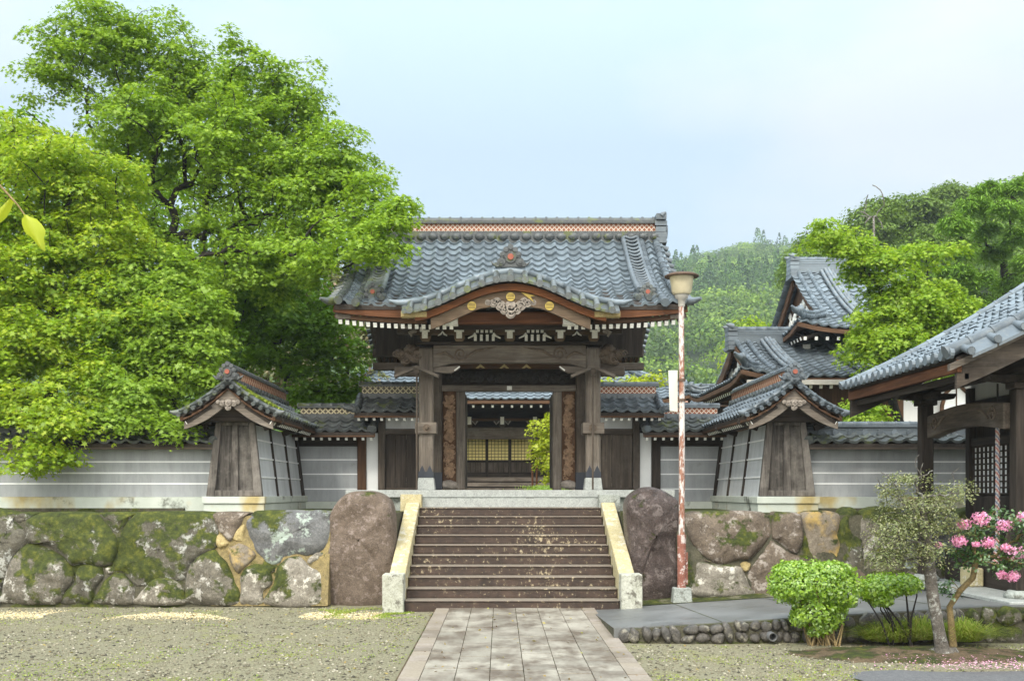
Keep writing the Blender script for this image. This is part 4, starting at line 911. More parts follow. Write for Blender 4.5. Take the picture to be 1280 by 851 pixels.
    for u0, u1 in ((-.71, -.13), (.13, .71)):
        mb = MB(); mb.hexa([(xc+u0*wb, Yb+.075, zb), (xc+u1*wb, Yb+.075, zb), (xc+u1*wb, Yb+.11, zb), (xc+u0*wb, Yb+.11, zb)], [(xc+u0*wt, Yb+.13, zt), (xc+u1*wt, Yb+.13, zt), (xc+u1*wt, Yb+.155, zt), (xc+u0*wt, Yb+.155, zt)]); mb.build('end_panel', M['panel'], B)
        mb = MB(); mb.box(xc+u0*wb+.005, xc+u1*wb-.005, Yb+.015, Yb+.06, zb, zb+.10); mb.build('bottom_rail', M['pylon'], B, .004)
        mb = MB(); mb.box(xc+u0*wt*.98, xc+u1*wt*.98, Yb+.045, Yb+.10, zt-.10, zt); mb.build('top_rail', M['pylon'], B, .004)
    # battered plaster sides with posts
    for sg in (-1, 1):
        sd = lambda t: wb+(wt-wb)*t
        mb = MB(); mb.hexa([(xc+sg*(wb-.10), Yb+.13, zb-.02), (xc+sg*(wb-.03), Yb+.13, zb-.02), (xc+sg*(wb-.03), 21.95, zb-.02), (xc+sg*(wb-.10), 21.95, zb-.02)], [(xc+sg*(wt-.10), Yb+.17, 2.87), (xc+sg*(wt-.03), Yb+.17, 2.87), (xc+sg*(wt-.03), 21.95, 2.87), (xc+sg*(wt-.10), 21.95, 2.87)])
        for t in (.25, .5, .74):
            z = zb+t*(zt-zb); x = xc+sg*(sd(t)-.027); mb.box(x-.012, x+.012, Yb+.2, 21.9, z-.012, z+.012, 1)
        mb.build('side_panel', [M['plaster_light'], M['line']], B)
        for yy, w in ((19.35, .05), (20.6, .05), (21.75, .2)):
            mb = MB(); x0, x1 = sg*(wb-.06), sg*(wb+.005); x2, x3 = sg*(wt-.06), sg*(wt+.005)
            mb.hexa([(xc+x0, yy, zb-.02), (xc+x1, yy, zb-.02), (xc+x1, yy+w, zb-.02), (xc+x0, yy+w, zb-.02)], [(xc+x2, yy, 2.868), (xc+x3, yy, 2.868), (xc+x3, yy+w, 2.868), (xc+x2, yy+w, 2.868)]); mb.build('side_post', M['dark_z'], B)
        mb = MB(); mb.beam((xc+sg*.47, 18.1, 2.80), (xc+sg*.80, 18.1, 2.93), .07, .09); mb.beam((xc+sg*.40, 20.0, 2.80), (xc+sg*.80, 20.0, 2.93), .07, .09); mb.build('eave_bracket', M['dark_x'], B)
    mb = MB(); mb.box(xc-.52, xc+.52, Yb-.06, 22.0, 1.55, 1.665); mb.box(xc-.50, xc+.50, Yb-.03, 21.98, 1.36, 1.547); mb.build('plinth', M['plinth'], B, .006)
    # outer wall
    Yo = 18.35; x0 = gb+.30
    O = thing('boundary_wall', 'long grey plaster boundary wall with white lines and tiled coping %s' % ('behind the left maple boughs' if s < 0 else 'behind the lichened garden tree'), 'wall', (CX+s*7.5, Yo, 1.4), 'plaster boundary walls on the stone retaining walls')
    xa, xb = gxx(x0+.0, 14.0); gable_roof(O, 'x', xa, xb, Yo+.22, .50, 2.56, 2.74, 'tile_dark' if s < 0 else 'tile_moss', None, .13, rafters=False, verge=(s > 0, s < 0), ridge_mats='tile_dark' if s < 0 else 'tile', wd_='mid')
    mb = MB(); mb.box(xa, xb, Yo, Yo+.44, 1.66, 2.46, 0); panel_lines(mb, xa, xb, Yo, (1.88, 2.06, 2.25), 1); mb.build('plaster_panel', [M['plaster'], M['line']], O)
    mb = MB(); mb.box(xa, xb, Yo-.05, Yo+.49, 2.46, 2.50); mb.build('cornice', M['plaster'], O)
    mb = MB(); mb.box(xa, xb, Yo-.05, Yo+.5, 1.37, 1.656); mb.build('plinth', M['plinth_old'], O, .006)
    mb = MB(); mb.box(xa if s > 0 else xa, xb if s > 0 else xb-.6, Yo-.12, Yo-.052, 1.38, 1.47); mb.build('mossy_footing', M['mortar'], O)

# ------------------------------------------------------------------ buildings behind
def hip_roof(root, x0, x1, y0, y1, ze, zr, ex, ey, tile, gable=True, zg=None, faces='f', raf=.2):
    """hip-and-gable roof: eaves rectangle x0..x1, y0..y1; ridge along x at the middle of y"""
    yc = (y0+y1)/2; hy = (y1-y0)/2; rx0, rx1 = x0+ex, x1-ex
    def zf(q): return zr-(zr-ze)*(q+.09*math.sin(PI*q))
    def lift(x, q): d = min(x-x0, x1-x); return .22*max(0, 1-d/1.6)**2*q
    qs = ex/hy                                       # the skirt's share of the slope: below q = 1-ex... hips run from the corners in
    for sd in (-1, 1):
        mb = MB(); L = x1-x0; nu = round(L/.29); nv = round(math.hypot(hy, zr-ze)/.27)
        q_h = 1-min(1, ex/hy)
        tiles(mb, lambda u, v: Vector((x0+L*u, yc+sd*hy*(1-v), zf(1-v)+lift(x0+L*u, 1-v))), nu, nv, amp=.04, lip=.04,
              keep=lambda u, v: (x0+L*u > x0+min(v*hy, ex)-.1 and x0+L*u < x1-min(v*hy, ex)+.1))
        mb.build('roof_tiles', M[tile], root)
    for e, (xe, sg) in enumerate(((x0, 1), (x1, -1))):   # end skirts
        mb = MB(); L = y1-y0; vmax = ex/hy; nv = max(2, round(ex/.25))
        tiles(mb, lambda u, v: Vector((xe+sg*ex*v, y0+L*u, zf(1-v*vmax)+.22*max(0, 1-min(L*u, L-L*u)/1.6)**2*(1-v))), round(L/.29), nv, amp=.04, lip=.04, keep=lambda u, v: abs(u-.5)*L < hy-ex*v+.1)
        mb.build('roof_tiles', M[tile], root)
        mb = MB(); qg = 1-vmax; zb_ = zf(1-vmax)         # gable triangle
        mb.prism([(yc-hy*qg, zb_-.05), (yc+hy*qg, zb_-.05), (yc+hy*qg*.5, zf(qg*.5)-.1), (yc, zr-.1), (yc-hy*qg*.5, zf(qg*.5)-.1)], 'x', xe+sg*(ex+.25), xe+sg*(ex+.33)); m2 = MB(); carve(m2, yc-hy*qg*.45, yc+hy*qg*.45, zb_+.1, zb_+(zr-zb_)*.6, 0, 16, .2); mb.add([(xe+sg*(ex+.22)+v[1]*.6, v[0], v[2]) for v in m2.v], m2.f, 1, True); mb.build('gable_wall', [M['brown_z'], M['gofun']], root)
        for sd in (-1, 1):
            qq = lin(qg*1.02, .04, 7)
            for off in (.10, .42): mb = MB(); barrels(mb, [(xe+sg*(ex+off), yc+sd*hy*q, zf(q)+.07) for q in qq], .066, .3); mb.build('verge_tiles', M[tile], root)
            mb.band([(yc+sd*hy*q, zf(q)-.02) for q in qq], [(yc+sd*hy*q, zf(q)-.30) for q in qq], 'x', xe+sg*(ex-.02), xe+sg*(ex+.05)) if False else None
            mb = MB(); mb.band([(yc+sd*hy*q, zf(q)-.03) for q in qq], [(yc+sd*hy*q, zf(q)-.33) for q in qq], 'x', xe+sg*(ex+.02), xe+sg*(ex+.09)); mb.build('bargeboard', M['brown_y'], root)
            mb = MB(); g = xe+sg*(ex+.95)                # descending ridge
            pts = [(g, yc+sd*hy*q, zf(q)+.14) for q in lin(.05, qg*1.0, 8)]
            for off in (-.16, -.05, .05, .16): barrels(mb, [(p[0]+off, p[1], p[2]-.04+(.05 if abs(off) < .1 else 0)) for p in pts], .055, .3)
            mb.build('descending_ridge', M[tile], root)
            mb = MB()                                    # hip ridge from the corner up to the gable foot
            hp = [(xe+sg*ex*t, yc+sd*(hy-ex*t), zf(1-vmax*t)+.12+.22*(1-t)**2+(.10*(1-t)**4)) for t in lin(-.03, 1, 8)]
            for dz, r in ((0, .08), (.10, .06)): barrels(mb, [(p[0], p[1], p[2]+dz) for p in (hp if dz == 0 else hp[1:])], r, .3)
            mb.tube([hp[0], (hp[0][0]-sg*.10, hp[0][1]+sd*.10, hp[0][2]+.03), (hp[0][0]-sg*.17, hp[0][1]+sd*.17, hp[0][2]+.10)], [.085, .065, .025], 9); mb.blob((hp[1][0], hp[1][1], hp[1][2]+.10), (.085, .085, .11), 0, .3, 4, seed=2)
            mb.build('hip_ridge', M[tile], root)
    # ridge
    mb = MB(); mb.box(x0+ex+.1, x1-ex-.1, yc-.2, yc+.2, zr-.08, zr+.12)
    for k in range(3): mb.box(x0+ex+.1, x1-ex-.1, yc-.19+.022*k, yc+.19-.022*k, zr+.127+.06*k, zr+.172+.06*k)
    rr = mb.build('ridge', M[tile], root); mb = MB(); barrels(mb, [(x0+ex+.05, yc, zr+.33), (x1-ex-.05, yc, zr+.33)], .09, .3); mb.build('ridge_cap', M[tile], rr)
    for xe, sg in ((x0+ex, -1), (x1-ex, 1)):
        mb = MB()
        for k, (z, w) in enumerate(((-.25, .30), (-.12, .26), (.01, .23), (.14, .23), (.27, .27))): mb.box(xe-.14, xe+.12, yc-w, yc+w, zr+z, zr+z+.115)
        for u in (-.24, .24): mb.tube([(xe, yc+u, zr+.38), (xe+sg*.1, yc+u, zr+.42), (xe+sg*.2, yc+u, zr+.45)], [.08, .07, .02], 8)
        mb.build('ridge_ornament', M[tile], root)
    # underside, fascia, rafters with white ends
    def uz(x, y): q = max(abs(y-yc)/hy, 1-(min(x-x0, x1-x))/hy); return zf(min(1, q))-.12
    mb = MB(); nx, ny = 24, 16
    mb.grid([[(x, y, uz(x, y)+lift(x, 1)*(1 if min(y-y0, y1-y) < .5 else .5)) for x in lin(x0+.06, x1-.06, nx)] for y in lin(y0+.06, y1-.06, ny)], 0, False); mb.build('soffit', M['brown_y'], root)
    mb = MB()
    for k in range(12):
        a, b = x0+.04+(x1-x0-.08)*k/12, x0+.04+(x1-x0-.08)*(k+1)/12
        for y in (y0+.05, y1-.05): mb.beam((a, y, ze-.10+lift(a, 1)), (b, y, ze-.10+lift(b, 1)), .07, .11)
        a, b = y0+.04+(y1-y0-.08)*k/12, y0+.04+(y1-y0-.08)*(k+1)/12
        ly = lambda y: .22*max(0, 1-min(y-y0, y1-y)/1.6)**2
        for x in (x0+.05, x1-.05): mb.beam((x, a, ze-.10+ly(a)), (x, b, ze-.10+ly(b)), .07, .11)
    mb.build('fascia', M['brown_x'], root)
    for nm, run in (('x', [(x, y0+.16, 0) for x in lin(x0+.25, x1-.25, min(40, round((x1-x0)/raf)))]), ('y', [(x0+.16, y, 1) for y in lin(y0+.25, y1-.25, min(36, round((y1-y0)/raf)))])):
        for x, y, o in run:
            mb = MB(); p = Vector((x, y, ze-.24)); q = p+(Vector((0, 1.1, .32)) if o == 0 else Vector((1.1, 0, .32)))
            mb.beam(p, q, .075, .085, 0); d = (p-q).normalized(); mb.beam(p+d*.001, p+d*.013, .078, .088, 1); mb.build('rafter', [M['dark_y'], M['gofun']], root)
# temple hall straight behind the gate
HX = CX-.1; H_ = thing('temple_hall', 'dark wooden main hall with yellow shoji windows seen through the gate opening', 'hall', (HX, 44, 1.72))
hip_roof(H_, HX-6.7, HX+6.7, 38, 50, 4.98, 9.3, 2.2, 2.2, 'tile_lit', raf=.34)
mb = MB(); mb.box(HX-6.5, HX+6.5, 38.03, 38.09, 4.87, 4.92); mb.build('copper_gutter', M['copper'], H_)
YH = 40.6
mb = MB(); mb.box(HX-5.2, HX+5.2, YH+.1, YH+.3, 1.7, 5.0); mb.build('wall', M['dark_x'], H_)
mb = MB(); mb.box(HX-5.2, HX+5.2, YH-.5, YH-.2, 3.68, 4.12); mb.build('long_beam', M['grey_x'], H_, .03)
mb = MB(); mb.box(HX-5.2, HX+5.2, YH-.45, YH-.3, 4.36, 4.46); mb.build('upper_beam', M['brown_x'], H_, .02)
for k in range(7):
    x = HX-3.63+1.21*k; mb = MB()
    masu(mb, x-CX, YH-.4, 4.13, .22, .14); arm(mb, x-CX, YH-.4, 4.27, .34); mb.build('bracket_set', M['mid_x'], H_); 
    mb = MB(); mb.box(x-.07, x+.07, YH-.56, YH-.52, 4.22, 4.50)
    mb.build('white_arm_end', M['gofun'], H_)
    for sg in (-1, 1): mb = MB(); mb.tube([(x+sg*.1, YH-.53, 4.35), (x+sg*.22, YH-.53, 4.22), (x+sg*.3, YH-.53, 4.35)], .024, 6); mb.build('curled_arm_end', M['carved'], H_)
for px0, px1 in ((522, 546), (551, 575), (581.5, 607), (610, 635.5), (639, 664.5), (670, 695), (699, 724)):
    x0, x1 = wx(px0, YH), wx(px1, YH); z0, z1 = wz(575, YH), wz(547.5, YH); mb = MB(); mb.box(x0, x1, YH+.06, YH+.095, z0, z1); wn = mb.build('window', M['shoji'], H_)
    mb = MB()
    for k in range(7): x = x0+(x1-x0)*k/6; mb.box(x-.008, x+.008, YH+.035, YH+.057, z0, z1)
    for k in range(8): z = z0+(z1-z0)*k/7; mb.box(x0, x1, YH+.036, YH+.056, z-.008, z+.008)
    mb.build('lattice', M['dark_x'], wn)
    mb = MB()
    for k in range(4): w = (x1-x0)/4; mb.box(x0+w*k+.01, x0+w*(k+1)-.01, YH+.05, YH+.095, wz(590, YH), wz(578, YH))
    mb.build('wainscot', M['mid_z'], H_)
    mb = MB(); mb.box(x1+.02, x1+.10, YH-.02, YH+.09, 1.9, 3.66); mb.build('mullion', M['dark_z'], H_)
for k, (z0, z1, y) in enumerate(((2.12, 2.28, YH-.25), (1.92, 2.08, YH-.65), (1.72, 1.88, YH-1.0))):
    mb = MB(); mb.box(HX-4.5, HX+4.5, y, YH+.09-.001*k, z0, z1); mb.build('porch_step', M['grey_x'], H_, .01)
for x in (-4.3, -1.9, 2.2, 4.4):
    mb = MB(); mb.box(HX+x-.14, HX+x+.14, YH-1.4, YH-1.12, 1.72, 4.8); mb.build('post', M['mid_z'], H_, .02)
# residence with big hip-and-gable roof on the right
K_ = thing('temple_residence', 'tall white walled residence with a carved gable and tiled hip roof behind the right maple', 'building', (12, 33, 1.72))
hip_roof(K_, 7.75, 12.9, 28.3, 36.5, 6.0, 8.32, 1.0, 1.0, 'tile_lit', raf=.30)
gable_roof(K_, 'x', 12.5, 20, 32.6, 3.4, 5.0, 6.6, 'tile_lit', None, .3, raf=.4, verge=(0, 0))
mb = MB(); mb.box(9.1, 13.4, 30.0, 35.5, 1.7, 6.3); mb.box(13.4, 19.5, 30.0, 35.5, 1.7, 5.1); mb.build('wall', M['white'], K_)
for x in (9.08, 11.0, 13.2, 15.4):
    mb = MB(); mb.box(x-.12, x+.12, 29.90, 30.02, 1.72, 5.4 if x < 13 else 4.8); mb.build('post', M['brown_z'], K_, .01)
mb = MB(); mb.box(8.95, 13.5, 29.80, 29.97, 5.4, 5.75); mb.box(8.92, 9.085, 29.8, 35.6, 5.4, 5.75); mb.build('eave_beam', M['brown_x'], K_, .01)
for x in (8.3, 9.1):
    mb = MB(); mb.beam((x, 29.4, 5.62), (x, 31.0, 5.62), .2, .22); mb.beam((x, 29.39, 5.62), (x, 29.40, 5.62), .205, .225, 1); mb.build('cantilever_beam', [M['brown_y'], M['gofun']], K_)
mb = MB(); mb.box(8.2, 9.0, 30.4, 35.4, 1.75, 5.3); mb.build('recess_wall', M['dark_z'], K_)
for k, x in enumerate((12.55, 14.75)):                # bell-shaped windows
    pts = [(x-.42, 3.2), (x+.42, 3.2), (x+.40, 4.1), (x+.30, 4.45), (x+.12, 4.62), (x, 4.72), (x-.12, 4.62), (x-.30, 4.45), (x-.40, 4.1)]
    mb = MB(); mb.prism(pts, 'y', 29.86, 29.98); bw = mb.build('bell_window', M['paper_grey'], K_)
    mb = MB(); n = len(pts)
    for i in range(n): a, b = pts[i], pts[(i+1) % n]; mb.beam((a[0], 29.84, a[1]), (b[0], 29.84, b[1]), .08, .09, 0, (0, 1, 0))
    mb.box(x-.015, x+.015, 29.84, 29.858, 3.2, 4.7); mb.build('frame', M['brown_x'], bw)
A_ = thing('annex_building', 'low tiled annex with a small hip roof between the lamp post and the tall residence', 'building', (8, 30, 1.72))
hip_roof(A_, 5.85, 10.6, 26.4, 33.6, 4.55, 5.88, .55, .55, 'tile', raf=.26)
mb = MB(); mb.box(6.9, 10.0, 27.5, 32.8, 1.7, 4.7); mb.build('wall', M['brown_z'], A_)
mb = MB(); mb.box(6.0, 10.5, 26.36, 26.42, 4.34, 4.46); mb.build('pale_gutter', M['zinc'], A_, .006)
mb = MB(); mb.prism([(7.15, 3.3), (8.05, 3.3), (8.05, 4.0), (7.85, 4.22), (7.6, 4.34), (7.35, 4.22), (7.15, 4.0)], 'y', 27.44, 27.498); mb.build('arched_panel', M['st_ochre'], A_)
# far low roof between hall and annex
Q_ = thing('corridor_building', 'low blue tiled corridor roof just right of the lamp post board', 'building', (8.2, 44, 1.72))
gable_roof(Q_, 'x', 6.9, 10.9, 46, 1.4, 5.35, 6.05, 'tile_lit', None, .2, rafters=False)
mb = MB(); mb.box(7.1, 10.7, 45.2, 46.8, 1.7, 5.3); mb.build('wall', M['dark_z'], Q_)

# ------------------------------------------------------------------ shrine hall on the right with its raised walk
def zwalk(x, y):
    t = (y-12.75)/3.55; a = .152+.060*(min(x, 5.7)-1.45); b = .033+.066*(min(x, 6.4)-2.1)
    return max(.012, a*(1-t)+b*t)
WALK_PTS = None
mb = MB(); xs_ = lin(1.336, 13, 60); ys_ = lin(12.74, 16.25, 16)
def xskew(x, y): return x if x > 2.2 else 1.42+(x-1.42)*(1-.0*y)
mb.grid([[(x, y, zwalk(x, y)) for x in xs_] for y in ys_], 0, True)
mb.grid([[(x, 12.74, z) for x in xs_] for z in (-.05, 0)], 0, False); mb.v[-60:] = [(x, 12.74, zwalk(x, 12.74)-.0005) for x in xs_]
for jx in (2.6, 3.95, 5.3): mb.grid([[(jx+dx, y, zwalk(jx+dx, y)+.004) for dx in (-.006, .006)] for y in ys_], 1, False)
tag(mb.build('walkway', [M['walk'], M['mortar']]), kind='structure')
mb = MB()
for a, b_ in zip(ys_, ys_[1:]): mb.add([(1.338, a, -.06), (1.338, b_, -.06), (1.338, b_, zwalk(1.336, b_)-.001), (1.338, a, zwalk(1.336, a)-.001)], [(0, 1, 2, 3)])
tag(mb.build('walkway_kerb', M['mortar']), kind='structure')
mb = MB(); mb.grid([[(x, y, zwalk(x, 16.25)+.006+.02*max(0, nz(x, y, 3))+(.0 if y < 16.5 else .02)) for x in lin(1.95, 13, 70)] for y in lin(16.24, 17.0, 7)], 0, True)
tag(mb.build('moss_strip', M['mossground']), kind='structure')
mb = MB()
for x0, x1 in ((3.0, 2.62), (5.1, 4.55)):
    pass
E_ = thing('edging_wall', 'low edging of dark wet cobbles and mortar along the grey concrete walk', 'wall', (5, 12.7, 0))
mb = MB(); mb.prism([(12.62, -.1), (12.70, .05), (12.735, .05), (12.735, -.1)], 'x', 1.5, 13)
for a, b in zip(xs_, xs_[1:]):
    if a > 1.45: mb.hexa([(a, 12.66, -.08), (b, 12.66, -.08), (b, 12.735, -.08), (a, 12.735, -.08)], [(a, 12.70, zwalk(a, 12.74)-.012), (b, 12.70, zwalk(b, 12.74)-.012), (b, 12.735, zwalk(b, 12.74)-.012), (a, 12.735, zwalk(a, 12.74)-.012)])
mb.build('mortar', M['mortar'], E_)
x = 1.35; k = 0
while x < 9.6:
    h = zwalk(x, 12.74); wide = x > 5.4
    rows = 1 if h < .19 else 2
    w = rnd.uniform(.08, .19)*(1.6 if wide else 1)
    if rows == 2 and not wide and rnd.random() < .22: rows = 1
    for r_ in range(rows):
        hh = h/rows*rnd.uniform(.86, 1.08); mb = MB(); cz = h/rows*(r_+.5)-.005+rnd.uniform(-.012, .006); w2 = w*rnd.uniform(.72, 1.05)*(1.25 if rows == 1 and h > .2 else 1)
        xm = x+w/2+rnd.uniform(-.03, .03); nn = rnd.randint(5, 8); a0 = rnd.random()*6; pl = [(xm+w2*.60*rnd.uniform(.78, 1.1)*math.cos(a0+2*PI*i/nn), cz+hh*.56*rnd.uniform(.78, 1.1)*math.sin(a0+2*PI*i/nn)) for i in range(nn)]
        stone_mesh(mb, pl, rnd.uniform(.05, .09), k, back=.05, amp=.012, push=lambda p: (p[0], 12.69+p[1], p[2]))
        an = rnd.uniform(-.5, .5) if not wide else 0; mb.v = [(x+w/2+(p[0]-x-w/2)*math.cos(an)-(p[2]-cz)*math.sin(an), p[1], cz+(p[0]-x-w/2)*math.sin(an)+(p[2]-cz)*math.cos(an)) for p in mb.v]; mb.build('stone', M['st_cobble'] if not wide else M['st_half'], E_); k += 1
    x += w*.98
pp = thing('drain_pipe', 'short dark drain pipe poking out of the cobble edging', 'pipe', (wx(965, 12.55), 12.6, .08))
mb = MB(); px_ = wx(965, 12.55); n = 18
for r0, r1 in ((.052, .052), (.042, .042)): pass
mb.grid([[(px_+r*math.cos(2*PI*j/n), y, .075+r*math.sin(2*PI*j/n)) for j in range(n+1)] for r, y in ((.052, 12.66), (.052, 12.50), (.041, 12.50), (.041, 12.66))], 0, True); mb.disc((px_, 12.655, .075), .042, 'y', .004, 18); mb.build('tube', M['plastic'], pp)

S_ = thing('shrine_hall', 'dark wooden shrine hall with a blue tiled porch roof at the right edge', 'shrine', (8, 14.5, .4))
ZS = .40
def sroof(y, d): return Vector((5.38+d, y, 3.37+.42*d+.045*d*d))
Y0, Y1 = 12.88, 16.95
mb = MB(); tiles(mb, lambda u, v: sroof(Y1+(Y0-Y1)*u, 5.0*v), 17, 22, amp=.045, lip=.036)
for j in range(17):
    p = sroof(Y1+(Y0-Y1)*(j+.85)/17, -.02)+Vector((0,0,.03)); mb.disc(p, .068, 'x', .05, 12)
mb.build('roof_tiles', M['tile_lit'], S_)
mb = MB(); barrels(mb, [sroof(Y1-.03, d)+Vector((0,0,.05)) for d in lin(-.06, 5, 12)], .06, .30); mb.build('far_verge_tiles', M['tile_lit'], S_)
mb = MB(); barrels(mb, [sroof(Y0+.07, d)+Vector((0,0,.06)) for d in lin(-.06, 5, 12)], .08, .30)
for k in range(16):
    p = sroof(Y0-.02, .12+.31*k)+Vector((0,0,.02)); mb.tube([p+Vector((0,.05,.02)), p+Vector((0,-.19,-.05))], [.045, .052], 10); mb.disc(p+Vector((0,-.195,-.052)), .043, 'y', .012, 12)
    a, b = sroof(Y0-.02, .14+.31*k), sroof(Y0-.02, .43+.31*k); mb.add([a+Vector((0,.02,.05)), b+Vector((0,.02,.05)), b+Vector((0,-.18,-.08)), a+Vector((0,-.18,-.08)), a+Vector((0,-.18,-.12)), b+Vector((0,-.18,-.12))], [(0,1,2,3), (3,2,5,4)])
mb.build('verge_tiles', M['tile'], S_)
mb = MB(); mb.beam((5.46, Y0+.02, 3.24), (5.46, Y1-.02, 3.24), .06, .15); mb.build('fascia', M['red_y'], S_, .006)
mb = MB(); mb.beam((5.56, Y0+.05, 3.12), (5.56, Y1-.05, 3.12), .06, .08); mb.build('inner_fascia', M['dark_y'], S_, .006)
mb = MB()
for k in range(8):
    d0, d1 = .05+.62*k, .05+.62*(k+1); lo = [sroof(Y0+.04, d0), sroof(Y0+.04, d1), sroof(Y1-.04, d1), sroof(Y1-.04, d0)]; lo = [p-Vector((0,0,.10)) for p in lo]; mb.hexa(lo, [p+Vector((0,0,.05)) for p in lo])
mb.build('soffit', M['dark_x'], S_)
for k in range(20):
    y = Y0+.12+(Y1-Y0-.24)*k/19; mb = MB(); mb.beam(sroof(y, .16)-Vector((0,0,.16)), sroof(y, 2.4)-Vector((0,0,.16)), .05, .06); mb.build('rafter', M['dark_x'], S_)
mb = MB(); ds = lin(-.05, 5, 14); mb.band([(5.38+d, sroof(0, d).z-.09) for d in ds], [(5.38+d, sroof(0, d).z-.17) for d in ds], 'y', Y0-.03, Y0+.05); mb.build('verge_fascia', M['grey_x'], S_)
mb = MB(); ds = lin(.06, 5, 14); mb.band([(5.38+d, sroof(0, d).z-.172) for d in ds], [(5.38+d, sroof(0, d).z-.42) for d in ds], 'y', Y0+.05, Y0+.11); mb.build('bargeboard', M['mid_x'], S_)
mb = MB(); mb.band([(5.38+d, sroof(0, d).z-.11) for d in ds], [(5.38+d, sroof(0, d).z-.50) for d in ds], 'y', Y1-.12, Y1-.06); mb.build('bargeboard', M['dark_x'], S_)
for x, y in ((6.33, 16.15), (6.47, 13.5)):
    mb = MB(); mb.box(x-.09, x+.09, y-.09, y+.09, ZS+.12, 3.02); mb.build('post', M['dark_z'], S_, .012)
    mb = MB(); mb.lathe((x, y, ZS), [(.10, 0), (.19, .03), (.20, .07), (.15, .12), (.11, .125)], 16); mb.build('post_base', M['granite_old'], S_)
    mb = MB(); mb.box(x-.13, x+.13, y-.13, y+.13, 3.022, 3.10); mb.prism([(y-.42, 3.20), (y-.38, 3.13), (y-.22, 3.10), (y+.22, 3.10), (y+.38, 3.13), (y+.42, 3.20)], 'x', x-.07, x+.07); mb.prism([(x-.45, 3.2), (x-.4, 3.12), (x-.2, 3.102), (x+.2, 3.102), (x+.4, 3.12), (x+.45, 3.2)], 'y', y-.07, y+.07); mb.build('bracket', M['dark_y'], S_, .008)
mb = MB(); mb.box(6.32, 6.48, 13.0, 16.8, 3.203, 3.36); mb.build('purlin', M['dark_y'], S_, .01)
n = 18; yy = lin(13.60, 16.05, n); up = [(y, 2.86+.08*math.sin(PI*k/(n-1))) for k, y in enumerate(yy)]; lo = [(y, 2.53+.10*math.sin(PI*k/(n-1))) for k, y in enumerate(yy)]
mb = MB(); mb.band(up, lo, 'x', 6.31, 6.49); rb = mb.build('rainbow_beam', M['mid_y'], S_, .015)
mb = MB()
for y, f in ((13.9, 1), (15.75, -1)): mb = MB(); mb.tube([(6.30, p[1], p[2]) for p in swirl((6.3, y, 2.74), .11, 1.6, f, 'x', 20)], .014, 6); mb.tube([(6.30, y+f*.12, 2.70), (6.30, y+f*.3, 2.80), (6.30, y+f*.5, 2.84)], [.014, .02, .004], 6); mb.build('whorl', M['carved_dark'], rb)
XH = 7.12
mb = MB(); mb.box(XH+.03, 11, 12.9, 16.42, ZS, 3.0); mb.build('wall', M['dark_z'], S_)
mb = MB(); mb.box(XH+.01, XH+.12, 12.95, 16.45, 3.0, 4.05); mb.build('upper_wall', M['white'], S_)
for y in (16.36, 14.95, 13.2):
    mb = MB(); mb.box(XH-.08, XH+.08, y-.07, y+.07, ZS+.05, 3.3); mb.build('hall_post', M['dark_z'], S_, .01)
mb = MB(); mb.box(XH-.05, XH+.06, 12.9, 16.4, 2.95, 3.10); mb.box(XH-.05, XH+.06, 12.9, 16.4, 2.42, 2.54); mb.build('hall_beam', M['dark_y'], S_, .008)
for ya, yb in ((15.04, 16.28),):
    z0, z1 = 1.72, 2.41; mb = MB(); mb.box(XH+.0, XH+.028, ya, yb, z0, z1); wn = mb.build('lattice_window', M['paper_grey'], S_)
    mb = MB()
    for k in range(10): y = ya+(yb-ya)*k/9; mb.box(XH-.03, XH-.004, y-.014, y+.014, z0, z1)
    for k in range(9): z = z0+(z1-z0)*k/8; mb.box(XH-.028, XH-.006, ya, yb, z-.011, z+.011)
    mb.build('lattice', M['dark_z'], wn)
    mb = MB(); mb.box(XH-.03, XH+.028, ya, yb, .9, 1.69); mb.build('door_panel', M['dark_z'], S_, .01)
mb = MB(); mb.box(6.1, XH+.0, 13.0, 16.5, ZS-.03, ZS+.028); mb.build('floor_slab', M['granite'], S_, .01)
mb = MB(); mb.box(6.72, XH, 13.3, 16.4, ZS+.03, ZS+.5); mb.build('porch_floor', M['dark_y'], S_, .01)
tag_ = thing('ochre_block', 'small ochre stained stone block on the shrine floor slab', 'block', (6.66, 15.2, ZS+.03))
mb = MB(); mb.box(6.50, 6.69, 15.0, 15.35, ZS+.029, ZS+.29); mb.build('block', M['curb'], tag_, .02)
pl = MB(); pl.beam((6.66, 14.35, ZS+.5), (7.0, 14.5, 1.75), .10, .035, 0, (0,1,0)); tag(pl.build('leaning_plank', M['mid_z'], None, .004), 'dark wooden plank leaning against the shrine lattice door behind the rope', 'plank')
br = thing('bell_rope', 'thick twisted red white and blue bell rope hanging from the shrine beam', 'rope', (6.72, 14.6, 2.9))
mb = MB(); x, y = wx(1247, 14.6), 14.6
for ph in range(3):
    pts = [(x+.015*math.cos(z*28+ph*2.094), y+.015*math.sin(z*28+ph*2.094), z) for z in lin(2.86, 1.02, 90)]; mb.tube(pts, .017, 6)
mb.build('strands', M['rope'], br)
mb = MB(); mb.tube([(x, y, 3.2), (x, y, 2.86)], .014, 8); mb.blob((x, y, 2.88), (.04, .04, .05), 0, .05); mb.build('hanger', M['carved_black'], br); mb = MB(); mb.tube([(x, y, 1.04), (x+.01, y, .9), (x-.01, y, .78)], [.05, .06, .07], 10); mb.build('tassel', M['rope'], br)
